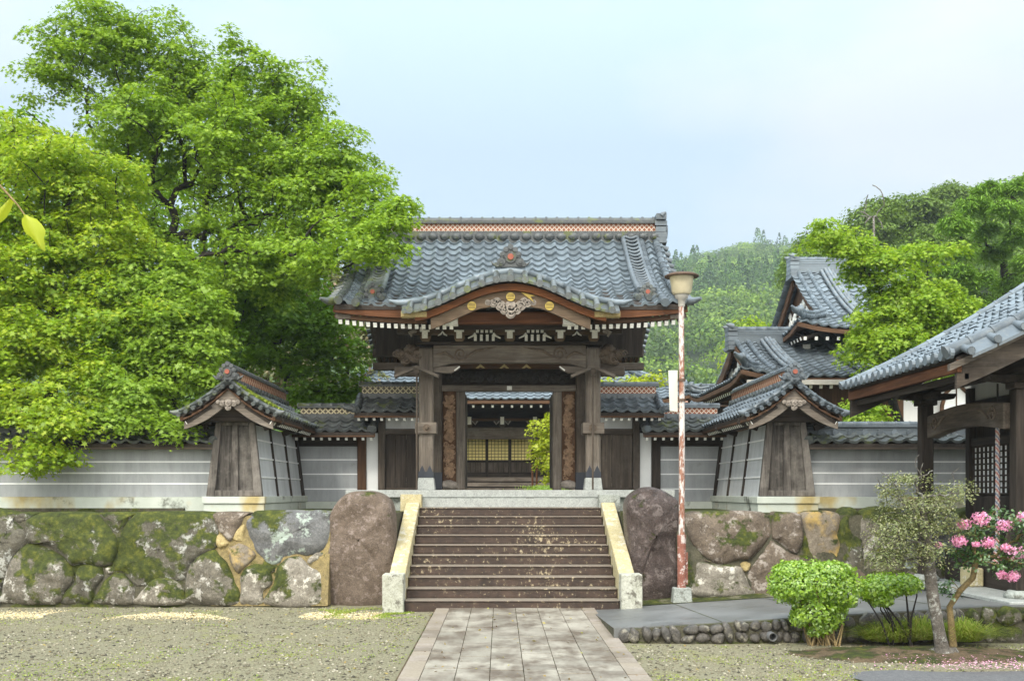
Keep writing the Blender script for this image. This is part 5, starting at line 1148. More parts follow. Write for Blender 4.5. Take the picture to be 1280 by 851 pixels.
# ------------------------------------------------------------------ trees
MAPLE = np.array([(0,-.35),(.10,-.12),(.46,-.22),(.20,.06),(.52,.30),(.15,.26),(0,.66),(-.15,.26),(-.52,.30),(-.20,.06),(-.46,-.22),(-.10,-.12)])
KITE = np.array([(0,-.5),(.27,.02),(0,.5),(-.27,.02)])
OVAL = np.array([(0,-.5),(.24,-.2),(.24,.2),(0,.5),(-.24,.2),(-.24,-.2)])
NEEDLE = np.array([(0,-.5),(.09,0),(0,.5),(-.09,0)])
def unit(a): return a/np.maximum(1e-9, np.linalg.norm(a, axis=1, keepdims=True))
def leafgeo(P, Nn, size, shape, tip=None, fold=.0):
    n = len(P); Nn = unit(Nn); t = rng.normal(size=(n, 3)) if tip is None else tip+rng.normal(size=(n, 3))*.35
    t = t-Nn*np.sum(t*Nn, axis=1, keepdims=True); t = unit(t); b = np.cross(Nn, t)
    k = len(shape); s = np.asarray(size).reshape(-1, 1, 1)
    V = P[:, None, :]+s*(shape[None, :, 0:1]*b[:, None, :]+shape[None, :, 1:2]*t[:, None, :]-(np.abs(shape[None, :, 0:1])*fold)*Nn[:, None, :])
    return V.reshape(-1, 3), k
def spray_leaves(cent, cdir, n, rad, thick, droop):   # flat horizontal sprays around each centre
    m = len(cent); r = np.sqrt(rng.rand(m, n))*rad[:, None]; a = rng.rand(m, n)*2*PI
    dx, dy = r*np.cos(a), r*np.sin(a); dz = rng.normal(size=(m, n))*thick-droop*r*r/rad[:, None]
    out = np.sum(np.stack([dx, dy], -1)*cdir[:, None, :2], -1); dz -= .35*np.maximum(0, out)
    P = cent[:, None, :]+np.stack([dx, dy, dz], -1)
    N = np.stack([dx*.5/rad[:, None], dy*.5/rad[:, None], np.full((m, n), .8)], -1)+rng.normal(size=(m, n, 3))*.38+cdir[:, None, :]*.25
    tip = np.stack([dx, dy, -.4*np.ones((m, n))*rad[:, None]], -1)/rad[:, None, None]
    return P.reshape(-1, 3), N.reshape(-1, 3), tip.reshape(-1, 3)
def skeleton(trunk, targets, tipr=.007, bark='bark', root=None, maxr=.2, name='trunk', sides=6, wig=.12, expo=2.1):
    """trunk: polyline of points; targets: arrays of spray centres, joined one by one to the nearest limb already there"""
    nodes = [np.array(p, float) for p in trunk]; par = [-1]+list(range(len(trunk)-1)); base = nodes[0]
    depth = [0.0]
    for i in range(1, len(nodes)): depth.append(depth[-1]+np.linalg.norm(nodes[i]-nodes[i-1]))
    A = np.array(nodes)
    order = np.argsort([np.linalg.norm(t-np.array(trunk[-1])) for t in targets]) if len(targets) else []
    for oi in order:
        t = targets[oi]; d = np.linalg.norm(A-t, axis=1); h = t[2]-A[:, 2]
        cost = d+.22*np.array(depth)+np.where(h < 0, -h*.6, 0); cost[0] += 5
        j = int(np.argmin(cost)); p = nodes[j]; L = d[j]; k = max(2, min(6, int(L/.35)+1)); prev = j; last = p
        for i in range(1, k+1):
            f = i/k; q = p+(t-p)*f; q = q+np.array([0, 0, .10*L*math.sin(PI*f)])+(rng.normal(size=3)*wig*min(L, 1.2)*.35 if i < k else 0)
            nodes.append(q); par.append(prev); depth.append(depth[prev]+np.linalg.norm(q-nodes[prev])); prev = len(nodes)-1
        A = np.array(nodes)
    n = len(nodes); area = np.full(n, 0.0); kids = [[] for _ in range(n)]
    for i in range(n):
        if par[i] >= 0: kids[par[i]].append(i)
    for i in range(n-1, -1, -1):
        if not kids[i]: area[i] += tipr**expo
        if par[i] >= 0: area[par[i]] += area[i]
    rad = np.minimum(area**(1/expo), maxr)
    mb = MB()
    for i in range(n):                                # chains that follow the thickest child
        if par[i] >= 0:
            sib = kids[par[i]]; main = max(sib, key=lambda c: area[c])
            if main == i and not (par[i] == 0 and False): continue
        elif i != 0: continue
        ch = [par[i]] if par[i] >= 0 else []; c = i; ch.append(c)
        while kids[c]: c = max(kids[c], key=lambda q: area[q]); ch.append(c)
        rr = [rad[q] for q in ch]
        if par[i] >= 0: rr[0] = rr[1]
        if i == 0: rr[0] = min(maxr*1.5, rr[0]*1.35)
        mb.tube([nodes[q] for q in ch], rr, sides if rad[i] > .02 else 4, 0, True, False)
    return mb.build(name, M[bark], root)
LEAF = {
 'maple': leafmat('green maple leaf', [(.095, .185, .016), (.17, .30, .024), (.25, .40, .034), (.335, .475, .05)], .46),
 'maple_light': leafmat('light green maple leaf', [(.14, .25, .022), (.225, .36, .034), (.32, .46, .055)], .48),
 'maple_yellow': leafmat('yellow green maple leaf', [(.125, .235, .012), (.21, .355, .020), (.31, .455, .028), (.44, .51, .05)], .5),
 'maple_right': leafmat('bright green maple leaf', [(.12, .235, .016), (.20, .345, .024), (.29, .44, .036), (.37, .49, .055)], .48),  # the right maple's own lighter, yellower green
 'maple_dark': leafmat('dark green maple leaf', [(.075, .16, .006), (.12, .24, .010), (.18, .33, .018)], .42),  # darker green of the maples standing further back
 'far': leafmat('far green leaf', [(.08, .15, .02), (.13, .21, .03), (.18, .27, .045)], .35),
 'lime': leafmat('lime yellow leaf', [(.30, .40, .015), (.42, .50, .03), (.52, .55, .06)], .45),
 'myrtle': leafmat('grey green and pinkish leaf', [(.10, .15, .06), (.16, .22, .09), (.22, .26, .12), (.34, .24, .18)], .35),
 'weep': leafmat('soft drooping green needle', [(.10, .22, .020), (.17, .32, .030), (.24, .40, .05)], .28),
 'azalea': leafmat('bright green azalea leaf', [(.13, .26, .008), (.23, .41, .012), (.37, .54, .03)], .4, gloss=.1),
 'lichen': leafmat('pale grey green small leaf', [(.09, .13, .045), (.17, .21, .08), (.28, .31, .14), (.34, .33, .20)], .35),
 'crape': leafmat('deep green crape myrtle leaf', [(.03, .09, .025), (.06, .14, .035), (.12, .22, .04)], .35, gloss=.1),
 'pink': leafmat('pink crape myrtle petal', [(.70, .23, .54), (.80, .38, .65), (.90, .60, .79)], .35),
 'grass': leafmat('fine green grass blade', [(.11, .21, .016), (.22, .35, .03), (.33, .44, .06), (.38, .34, .12)], .35),
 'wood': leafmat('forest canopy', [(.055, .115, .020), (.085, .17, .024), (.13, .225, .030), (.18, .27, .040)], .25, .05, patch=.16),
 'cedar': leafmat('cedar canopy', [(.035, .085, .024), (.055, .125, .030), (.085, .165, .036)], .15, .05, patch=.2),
}
def ell_px(px, py, rx, ry, Y, ry_m=None):             # crown lobe measured in the photograph, at its distance
    s = F_PX/Y; return (wx(px, Y), Y, wz(py, Y), rx/s, (ry_m or rx/s*.9), ry/s)
def sample_lobes(lobes, n, sub=0):
    if sub:                                          # break every lobe into flat clumps with air between them
        out = []
        for l in lobes:
            k = max(2, int(round(sub*min(1.4, max(.4, (l[3]*l[5])**.5)))))
            for _ in range(k):
                d = unit(rng.normal(size=(1, 3)))[0]*(.35+.5*rng.rand()); f = rng.uniform(.46, .66)
                out.append((l[0]+d[0]*l[3], l[1]+d[1]*l[4], l[2]+d[2]*l[5], l[3]*f, l[4]*f, l[5]*f*.85))
        if sub > 0:
            c1, d1 = sample_lobes(out, int(n*.50)); c2, d2 = sample_lobes(lobes, int(n*.50)); return np.concatenate([c1, c2]), np.concatenate([d1, d2])
    w = np.array([(l[3]*l[4]*l[5])**.75 for l in lobes]); cnt = np.maximum(3, np.round(n*w/w.sum()).astype(int)); C_, D_ = [], []
    for l, c in zip(lobes, cnt):
        d = unit(rng.normal(size=(c, 3))); r = rng.rand(c)**(1/2.6)
        q = d*r[:, None]*np.array(l[3:6]); C_.append(np.array(l[:3])+q); D_.append(d*r[:, None])
    return np.concatenate(C_), np.concatenate(D_)
def tree(name, label, trunk, lobes, nspray, nleaf, size, leaf, shape=MAPLE, rad=(.28, .5), thick=.05, droop=.35, bark='bark', group=None, tipr=.007, maxr=.2, cat='tree', hang=None, keep=None, sub=0):
    t = thing(name, label, cat, tuple(trunk[0]), group)
    c, d = sample_lobes(lobes, nspray, sub)
    if keep is not None: m = np.array([keep(p) for p in c]); c, d = c[m], d[m]
    mains = np.array([l[:3] for l in lobes])
    skeleton(trunk, np.concatenate([mains, c]), tipr, bark, t, maxr)
    rr = rng.uniform(rad[0], rad[1], len(c))
    P, N, tip = spray_leaves(c, d, nleaf, rr, thick, droop)
    if hang: P[:, 2] -= np.abs(rng.normal(size=len(P)))*hang; tip = tip*.6+np.array([0, 0, -.8]); N = N+np.array([0, 0, .5])
    if keep is not None:
        m = np.array([keep(p) for p in P]); P, N, tip = P[m], N[m], tip[m]
    V, k = leafgeo(P, N, size*np.clip(np.exp(rng.normal(size=len(P))*.3), .5, 1.7), shape, tip, .12)
    npmesh('crown', V, k, LEAF[leaf], t)
    return t
E = ell_px
G_L = 'maples behind the left boundary wall'
def clear_gate(p):                                     # no leaf inside the gate, its roof or the walls
    x, y, z = p
    if CX-3.6 < x < CX+3.6 and y > 18.2 and z < 7.6 and not (x < CX-1.5 and z > gzz(min(1, abs(y-YG)/HALF), 3)+.15 and y < 21.6): return False
    if z < 2.85 and y > 18.1 and y < 19.4: return False
    return z > 1.5
def open_core(p):                                      # the tall maple is open round its forking limbs
    if not clear_gate(p): return False
    px, py = VX+F_PX*p[0]/p[1], VY-F_PX*(p[2]-EYE)/p[1]
    for cx_, cy_, rx_, ry_, pr in ((222, 228, 34, 62, .16), (288, 250, 28, 38, .3), (262, 330, 26, 46, .3), (330, 272, 26, 24, .4)):
        if ((px-cx_)/rx_)**2+((py-cy_)/ry_)**2 < 1 and p[1] < 23.6: return rng.rand() < pr
    return True
b = lambda px, Y, z=1.40: (wx(px, Y), Y, z)
tree('maple_tree', 'tallest green maple with dark forking limbs reaching over the left corner of the gate roof',
     [b(212, 23.5), (wx(214, 23.5), 23.5, 3.2), (wx(222, 23.4), 23.4, 4.6), (wx(215, 23.2), 23.2, 5.6), (wx(208, 23), 23.0, 7.2)],
     [E(120,45,62,58,23), E(70,80,42,52,22.5), E(195,75,62,60,23.5), E(255,115,60,55,24), E(318,95,48,62,23), E(372,135,48,68,23), E(300,190,105,80,23,1.8), E(415,205,58,62,22), E(190,170,90,75,23), E(450,255,44,48,20.5), E(478,292,40,34,18.9,.6), E(380,255,90,70,22), E(260,275,105,75,22), E(420,315,55,42,20.2), E(330,320,80,50,21.5), E(495,265,16,20,19.2,.4)],
     1350, 96, .079, 'maple', rad=(.24, .44), sub=7, group=G_L, maxr=.17, keep=open_core)
tree('maple_tree', 'yellow green maple at the far left with boughs hanging over the boundary wall',
     [b(62, 20.6), (wx(58, 20.6), 20.6, 3.0), (wx(70, 20.5), 20.5, 4.6), (wx(60, 20.4), 20.4, 6.2)],
     [E(20,185,60,52,21), E(95,225,85,55,20.5), E(15,270,60,55,20.2), E(125,300,85,52,20), E(40,345,85,55,19.6), E(145,375,70,42,19.4), E(50,430,85,52,19.2), E(10,500,60,50,18.6), E(70,520,78,44,18.3), E(55,570,62,24,17.7,.5), E(130,470,60,40,18.8), E(-60,400,60,160,20), E(-70,200,60,90,21)],
     1120, 94, .077, 'maple_yellow', rad=(.24, .42), sub=7, group=G_L, maxr=.15, keep=clear_gate)
tree('maple_tree', 'light green maple with a full clump of leaves hanging beside the left gabled return wall',
     [b(213, 20.8), (wx(210, 20.8), 20.8, 2.6), (wx(216, 20.7), 20.7, 3.6), (wx(205, 20.5), 20.5, 4.4)],
     [E(205,345,62,45,20), E(245,395,48,50,19.5), E(190,420,62,50,19.3), E(240,440,40,30,19), E(170,500,62,42,18.6), E(205,530,46,26,18.3,.5), E(150,350,60,40,20), E(262,470,18,16,19)],
     520, 88, .080, 'maple_light', rad=(.22, .36), sub=7, group=G_L, maxr=.12, keep=clear_gate)
tree('maple_tree', 'deep green maple between the left return wall and the gate roof',
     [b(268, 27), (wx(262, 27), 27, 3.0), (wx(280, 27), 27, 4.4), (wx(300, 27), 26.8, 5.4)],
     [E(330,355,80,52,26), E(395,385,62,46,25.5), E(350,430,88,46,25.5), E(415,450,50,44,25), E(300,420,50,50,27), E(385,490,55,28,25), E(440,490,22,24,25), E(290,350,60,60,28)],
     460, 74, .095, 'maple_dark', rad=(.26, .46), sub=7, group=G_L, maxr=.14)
tree('broadleaf_tree', 'pale grey green tree with pinkish blossom glimpsed left of the gate eave',
     [b(432, 33), (wx(430, 33), 33, 4), (wx(436, 33), 33, 6)], [E(430,385,42,50,33), E(450,440,40,50,33), E(405,350,40,40,33), E(350,470,60,40,33), E(440,490,30,30,33)],
     150, 50, .17, 'myrtle', KITE, rad=(.35, .6), tipr=.01, maxr=.12)
for k, (px, Y, lobes, leaf, lab) in enumerate((
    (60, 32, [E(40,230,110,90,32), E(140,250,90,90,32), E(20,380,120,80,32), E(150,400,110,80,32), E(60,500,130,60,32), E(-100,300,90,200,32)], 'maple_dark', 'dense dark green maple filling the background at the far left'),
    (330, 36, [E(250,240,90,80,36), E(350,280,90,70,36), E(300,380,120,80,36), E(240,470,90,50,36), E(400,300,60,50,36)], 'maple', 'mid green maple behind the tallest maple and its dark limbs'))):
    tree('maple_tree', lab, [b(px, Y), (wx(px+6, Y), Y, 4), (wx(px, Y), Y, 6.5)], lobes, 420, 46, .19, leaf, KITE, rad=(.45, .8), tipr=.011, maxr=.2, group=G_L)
tree('maple_tree', 'bright green maple with a leaning dark trunk in front of the tall white residence',
     [b(1148, 24.5), (wx(1140, 24.5), 24.5, 2.6), (wx(1118, 24.4), 24.4, 3.6), (wx(1102, 24.3), 24.3, 4.8), (wx(1104, 24.3), 24.3, 6)],
     [E(1032,288,26,22,24.2), E(1072,310,34,26,24.3), E(1100,345,46,38,24.2), E(1088,398,30,30,23.8), E(1160,318,36,20,24.5), E(1135,395,60,36,24), E(1185,400,42,42,24), E(1110,435,62,28,23.8), E(1180,450,44,26,23.8), E(1108,472,36,24,23.5), E(1140,372,50,30,24.5), E(1080,515,34,15,23), E(1078,505,22,16,23.2), E(1205,425,26,30,24)],
     640, 66, .082, 'maple_right', rad=(.20, .36), sub=6, maxr=.10, droop=.3)
tree('weeping_tree', 'large soft drooping conifer above the shrine roof at the right edge',
     [b(1262, 44, 1.7), (wx(1258, 44), 44, 7), (wx(1255, 44), 44, 11)],
     [E(x_, y_, rnd.uniform(17, 25), rnd.uniform(6, 9), 43+rnd.uniform(-1.5, 1.0)) for x_, y_ in ((1240,232),(1275,226),(1310,235),(1215,252),(1255,255),(1295,262),(1195,275),(1232,282),(1272,288),(1312,290),(1200,306),(1245,312),(1285,320),(1325,322),(1190,334),(1222,342),(1262,348),(1300,352),(1196,362),(1238,374),(1278,382),(1215,392),(1330,365),(1255,402),(1300,405))],
     640, 120, .20, 'weep', NEEDLE, rad=(.20, .42), droop=.5, tipr=.012, maxr=.3, hang=.20)
tree('maple_tree', 'lime yellow tree lit behind the gate opening on its right side', [(wx(700, 30), 30, 1.72), (wx(702, 30), 30, 2.6), (wx(700, 30), 30, 3.2)],
     [E(700,555,30,42,30,.6), E(684,540,22,24,30,.5), E(678,555,16,12,30,.4), E(688,580,16,16,30,.5), E(712,520,22,24,30,.5), E(800,475,40,10,30,.5), E(760,500,40,30,30,.6), E(690,600,10,6,30,.3)], 230, 40, .085, 'lime', rad=(.16, .3), maxr=.06)
# hillside trees that one can tell apart
HT = [(1040,315,44,30,74,'far','rounded green tree on the hillside crest left of the bare tree'), (1085,285,42,38,78,'far','taller pale green tree right behind the bare tree on the hill'), (1138,268,50,34,82,'far','broad spreading tree on the hill crest left of the drooping conifer'),
      (1172,318,44,40,76,'far','green tree low on the hillside between the maple and the drooping conifer'), (1012,335,26,24,72,'far','small dark tree at the left end of the hillside crest'), (1190,250,34,26,86,'far','sparse tree on the skyline beside the drooping conifer'), (1050,352,60,24,70,'weep','low light green tree behind the residence ridge'), (940,440,34,56,70,'maple_yellow','yellow green tree on the slope above the annex roof'), (1000,340,22,36,95,'far','narrow green tree on the slope above the gable of the residence')]
for k, (px, py, rx, ry, Y, lf, lab) in enumerate(HT):
    zb = hill(wx(px, Y), Y)-.6; zc = wz(py, Y); zb = min(zb, zc-2.0)
    lob = [E(px, py, rx*.8, ry*.85, Y)]+[E(px+rnd.uniform(-.6, .6)*rx, py+rnd.uniform(-.6, .5)*ry, rx*.5, ry*.45, Y+rnd.uniform(-1, 1)) for _ in range(6)]
    tree('hillside_tree', lab, [(wx(px, Y), Y, zb), (wx(px, Y)+.1, Y, (zb+zc)/2), (wx(px, Y), Y, zc)], lob, 190, 56, .24, lf, KITE, rad=(.5, 1.1), thick=.15, tipr=.02, maxr=.25, group='trees along the near hillside')
Yb = 66; bt = thing('bare_tree', 'leafless thin tree standing on the hillside skyline above the residence', 'tree', (wx(1092, Yb), Yb, 8))
tg = np.array([(wx(1092+dx, Yb), Yb+rnd.uniform(-.5, .5), wz(py, Yb)) for dx, py in ((-2, 232), (-10, 246), (6, 240), (-14, 262), (12, 258), (9, 272), (-12, 280), (14, 284), (-18, 272))])
skeleton([(wx(1094, Yb), Yb, 8), (wx(1093, Yb), Yb, wz(330, Yb)), (wx(1092, Yb), Yb, wz(270, Yb))], tg, .03, 'bark_pale', bt, .14)

# the wooded hills read as one mass
def forest(name, pts, rad, leafn, lsz, mat, cone=False):
    n = len(pts); d = unit(rng.normal(size=(n, leafn, 3)).reshape(-1, 3)).reshape(n, leafn, 3); d[..., 2] = np.abs(d[..., 2])*1.1-.25
    sc = rad[:, None, None]; r = rng.uniform(.82, 1.08, (n, leafn, 1))
    if cone:
        h = rng.rand(n, leafn)**.8; a = rng.rand(n, leafn)*2*PI; q = (1-h)*.62+.06
        P = pts[:, None, :]+np.stack([q*np.cos(a), q*np.sin(a), h*2.7-.3], -1)*sc; N = np.stack([np.cos(a), np.sin(a), .6+0*a], -1)
    else:
        lob = unit(rng.normal(size=(n*5, 3))).reshape(n, 5, 3)*np.array([.55, .55, .35]); pick = rng.randint(0, 5, (n, leafn))
        off = lob[np.arange(n)[:, None], pick]; P = pts[:, None, :]+(off+d*r*.62)*sc*np.array([1, 1, .95]); N = d+off*.5
    N = N.reshape(-1, 3)+rng.normal(size=(n*leafn, 3))*.35
    V, k = leafgeo(P.reshape(-1, 3), N, np.repeat(rad*lsz, leafn)*rng.uniform(.6, 1.3, n*leafn), OVAL)
    return tag(npmesh(name, V, k, LEAF[mat]), kind='stuff')
def scatter_hill(n, y0, y1, k0, k1):
    y = np.sqrt(rng.uniform(y0**2, y1**2, n)); x = rng.uniform(k0, k1, n)*y; return np.array([(a, c, hill(a, c)) for a, c in zip(x, y)])
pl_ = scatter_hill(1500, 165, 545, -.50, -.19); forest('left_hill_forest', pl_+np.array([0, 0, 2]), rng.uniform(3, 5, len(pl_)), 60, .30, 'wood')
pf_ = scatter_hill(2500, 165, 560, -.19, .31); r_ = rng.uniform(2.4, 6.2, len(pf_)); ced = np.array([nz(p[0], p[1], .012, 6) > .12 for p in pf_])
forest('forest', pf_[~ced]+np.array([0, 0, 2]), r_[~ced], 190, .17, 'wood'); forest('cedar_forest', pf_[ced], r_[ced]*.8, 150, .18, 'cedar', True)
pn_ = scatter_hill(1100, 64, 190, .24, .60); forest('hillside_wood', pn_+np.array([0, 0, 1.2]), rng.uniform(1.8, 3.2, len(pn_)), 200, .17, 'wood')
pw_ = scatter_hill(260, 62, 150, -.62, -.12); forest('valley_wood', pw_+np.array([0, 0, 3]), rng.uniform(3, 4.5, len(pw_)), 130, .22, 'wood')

# ------------------------------------------------------------------ shrubs and garden plants by the walk
def shell_shrub(name, label, base, lobes, nleaf, size, leaf, nstem, spread, zst, bark='bark_tan', shape=OVAL, inner=.55):
    t = thing(name, label, 'shrub', base); w = np.array([(l[3]*l[4]*l[5])**.67 for l in lobes]); P, N = [], []
    for l, c in zip(lobes, np.round(nleaf*w/w.sum()).astype(int)):
        d = unit(rng.normal(size=(c, 3))); r = inner+(1-inner)*rng.rand(c)**.45; bump = np.array([1+.34*nz(q[0]*2.5, q[1]*2.5+q[2]*3, 2, l[0]*9) for q in d])
        q = d*(r*bump)[:, None]*np.array(l[3:6]); P.append(np.array(l[:3])+q); N.append(d+np.array([0, 0, .35])+rng.normal(size=(c, 3))*.5)
    P, N = np.concatenate(P), np.concatenate(N); V, k = leafgeo(P, N, np.clip(np.exp(rng.normal(size=len(P))*.3), .5, 1.8)*size, shape)
    npmesh('foliage', V, k, LEAF[leaf], t)
    tg = np.concatenate([np.array(l[:3])+unit(rng.normal(size=(nstem, 3)))*np.array(l[3:6])*.75 for l in lobes]); mb = MB()
    for q in tg:
        a = Vector((base[0]+rnd.uniform(-.17, .17), base[1]+rnd.uniform(-.08, .08), base[2]-.03)); e = Vector(q); m1 = a.lerp(e, .35)+Vector((rnd.uniform(-.04, .04), rnd.uniform(-.03, .03), .06)); m2 = a.lerp(e, .7)+Vector((rnd.uniform(-.04, .04), 0, .05)); r0 = rnd.uniform(.007, .016)
        mb.tube([a, m1, m2, e], [r0, r0*.8, r0*.55, .003], 6)
    mb.build('stems', M[bark], t)
    return t
def L_(px, py, rx, ry, Y, dm=None): return ell_px(px, py, rx, ry, Y, dm)
shell_shrub('clipped_shrub', 'bright green clipped round shrub with twiggy stems in front of the cobble edging', (wx(1030, 12.45), 12.45, .0),
    [L_(1015,728,46,27,12.4,.42), L_(985,728,24,26,12.4,.3), L_(1050,735,26,28,12.4,.35), L_(1018,762,30,22,12.4,.32), L_(1032,778,14,14,12.4,.16), L_(1000,770,14,14,12.4,.18), L_(1040,762,20,22,12.45,.2), L_(1022,786,16,10,12.4,.15), L_(990,712,22,12,12.4,.3), L_(1040,712,26,12,12.4,.3)], 17000, .034, 'azalea', 5, .3, .4)
shell_shrub('clipped_shrub', 'smaller flat topped green shrub on forked stems beside the lichened tree', (wx(1128, 12.3), 12.3, .02),
    [L_(1105,732,28,16,12.35,.28), L_(1132,730,20,13,12.35,.22), L_(1088,738,13,14,12.35,.2), L_(1100,748,16,10,12.35,.2)], 5200, .036, 'azalea', 2, .2, .4, 'bark')
# lichened tree
tx = thing('garden_tree', 'small lichened garden tree with a pale rough trunk and bare twig tips', 'tree', (wx(1177, 11.6), 11.6, 0))
tp = [(wx(1180, 11.6), 11.6, -.03), (wx(1174, 11.6), 11.6, wz(790, 11.6)), (wx(1166, 11.62), 11.62, wz(745, 11.62)), (wx(1161, 11.65), 11.65, wz(700, 11.65)), (wx(1158, 11.7), 11.7, wz(665, 11.7)), (wx(1152, 11.7), 11.7, wz(630, 11.7))]
lob = [L_(1150,625,52,14,11.7,.35), L_(1195,612,28,10,11.7,.3), L_(1115,612,22,8,11.7,.25), L_(1120,660,34,22,11.6,.35), L_(1150,690,38,18,11.6,.35), L_(1105,690,22,22,11.6,.3), L_(1180,655,28,16,11.7,.3), L_(1135,598,30,8,11.7,.3), L_(1160,650,40,20,11.7,.3)]
c, d = sample_lobes(lob, 230); twigs = np.array([(wx(a, 11.7), 11.7+rnd.uniform(-.1, .1), wz(e, 11.7)) for a, e in ((1150, 568), (1158, 578), (1143, 582), (1195, 585), (1188, 592), (1104, 590), (1095, 597), (1166, 588))])
skeleton(tp, np.concatenate([c, twigs]), .0045, 'bark_pale', tx, .082, sides=9, expo=1.75)
P, N, tip = spray_leaves(c, d, 42, rng.uniform(.07, .14, len(c)), .03, .2); V, k = leafgeo(P, N, rng.uniform(.018, .036, len(P)), OVAL, tip); npmesh('crown', V, k, LEAF['lichen'], tx)
mb = MB(); mb.blob((tp[0][0], tp[0][1], 0), (.15, .13, .10), 0, .3, 3, seed=4); mb.build('root_flare', M['bark_pale'], tx)
# crape myrtle in flower
cm = thing('flowering_shrub', 'crape myrtle with pink flower clusters leaning over the shrine walk', 'shrub', (wx(1190, 12.2), 12.2, 0))
sp = [(wx(1192, 12.2), 12.2, -.03), (wx(1187, 12.2), 12.2, wz(758, 12.2)), (wx(1200, 12.1), 12.1, wz(738, 12.1)), (wx(1216, 12.0), 12.0, wz(722, 12)), (wx(1220, 11.9), 11.9, wz(700, 11.9))]
lob = [L_(1225,668,26,16,11.9,.25), L_(1205,690,18,16,11.9,.2), L_(1255,650,26,14,11.8,.25), L_(1235,695,24,14,11.8,.25), L_(1275,690,20,20,11.7,.25), L_(1188,732,13,12,12.1,.14), L_(1262,712,18,10,11.8,.2), L_(1290,665,18,20,11.7,.25)]
c, d = sample_lobes(lob, 120); skeleton(sp, c, .005, 'bark_tan', cm, .034, 'stems', 7)
P, N, tip = spray_leaves(c, d, 26, rng.uniform(.07, .13, len(c)), .035, .2); V, k = leafgeo(P, N, rng.uniform(.030, .055, len(P)), OVAL, tip); npmesh('foliage', V, k, LEAF['crape'], cm)
for px, py, r in ((1205, 655, 8), (1226, 648, 10), (1199, 676, 9), (1236, 678, 8), (1256, 656, 9), (1272, 692, 12), (1258, 684, 6), (1252, 718, 6), (1266, 720, 8), (1174, 681, 4), (1220, 680, 4), (1278, 646, 7), (1288, 695, 10)):
    Y = 11.65; s = F_PX/Y; n = 260; q = unit(rng.normal(size=(n, 3)))*(rng.rand(n, 1)**.6)*np.array([r*1.25/s, r*1.05/s, r*.95/s]); P = np.array([wx(px, Y), Y, wz(py, Y)])+q
    V, k = leafgeo(P, q+rng.normal(size=(n, 3))*.03, rng.uniform(.018, .036, n), OVAL); npmesh('flower_cluster', V, k, LEAF['pink'], cm)
def grass_clump(label, px, py, Y, w, h, n, col='grass'):
    x, z = wx(px, Y), max(0, wz(py, Y)); g = thing('grass_clump', label, 'grass clump', (x, Y, z), 'grass clumps at the foot of the garden tree')
    a = rng.rand(n)*2*PI; r = rng.rand(n)**.6; bx = x+r*.45*w*np.cos(a); by = Y+r*.3*w*np.sin(a); hh = h*rng.uniform(.35, 1.15, n)*(1.1-.45*r); le = rng.uniform(.5, 1.5, n)*h
    ux, uy = np.cos(a)*r+rng.normal(size=n)*.25, np.sin(a)*r*.8+rng.normal(size=n)*.25; wv = .0042; V = []
    pxx = [(0, 0, wv), (.35, .62, wv*.9), (.75, .95, wv*.6), (1.25, .85, .0006)]
    for (o0, z0, w0), (o1, z1, w1) in zip(pxx, pxx[1:]):
        for i in range(n):
            t = (-uy[i], ux[i]); m = math.hypot(*t)+1e-6; t = (t[0]/m, t[1]/m)
            A = (bx[i]+ux[i]*le[i]*o0, by[i]+uy[i]*le[i]*o0, z+hh[i]*z0); B_ = (bx[i]+ux[i]*le[i]*o1, by[i]+uy[i]*le[i]*o1, z+hh[i]*z1)
            V += [(A[0]-t[0]*w0, A[1]-t[1]*w0, A[2]), (A[0]+t[0]*w0, A[1]+t[1]*w0, A[2]), (B_[0]+t[0]*w1, B_[1]+t[1]*w1, B_[2]), (B_[0]-t[0]*w1, B_[1]-t[1]*w1, B_[2])]
    npmesh('blades', V, 4, LEAF[col], g)
grass_clump('wide fine grass clump left of the pale lichened trunk', 1115, 800, 12.5, .62, .24, 1500)
grass_clump('fine grass clump close behind the pale lichened trunk', 1150, 798, 12.45, .4, .26, 1000)
grass_clump('rounded fine grass clump right of the crape myrtle stem', 1203, 800, 12.4, .42, .25, 1300)
gc = thing('grass_clump', 'low bright green ground plant inside the gate at its right post', 'grass clump', (wx(680, 29), 29, 1.72))
n = 1500; P = np.stack([wx(682, 29)+rng.normal(size=n)*.27, 29+rng.normal(size=n)*.3, 1.74+rng.rand(n)*.16], -1); V, k = leafgeo(P, rng.normal(size=(n, 3)), rng.uniform(.05, .10, n), NEEDLE, np.tile([0, 0, 1.0], (n, 1))); npmesh('foliage', V, k, LEAF['azalea'], gc)
for k, (px, lab) in enumerate(((666, 'thin red brown stake nearest the shoji windows inside the gate'), (671, 'thin red brown stake nearest the lime tree inside the gate'))):
    mb = MB(); Y = 31; mb.tube([(wx(px, Y), Y, 1.71), (wx(px-1+k, Y), Y, wz(580, Y))], .028, 8); tag(mb.build('stake', M['red_z']), lab, 'stake', 'stakes inside the gate')
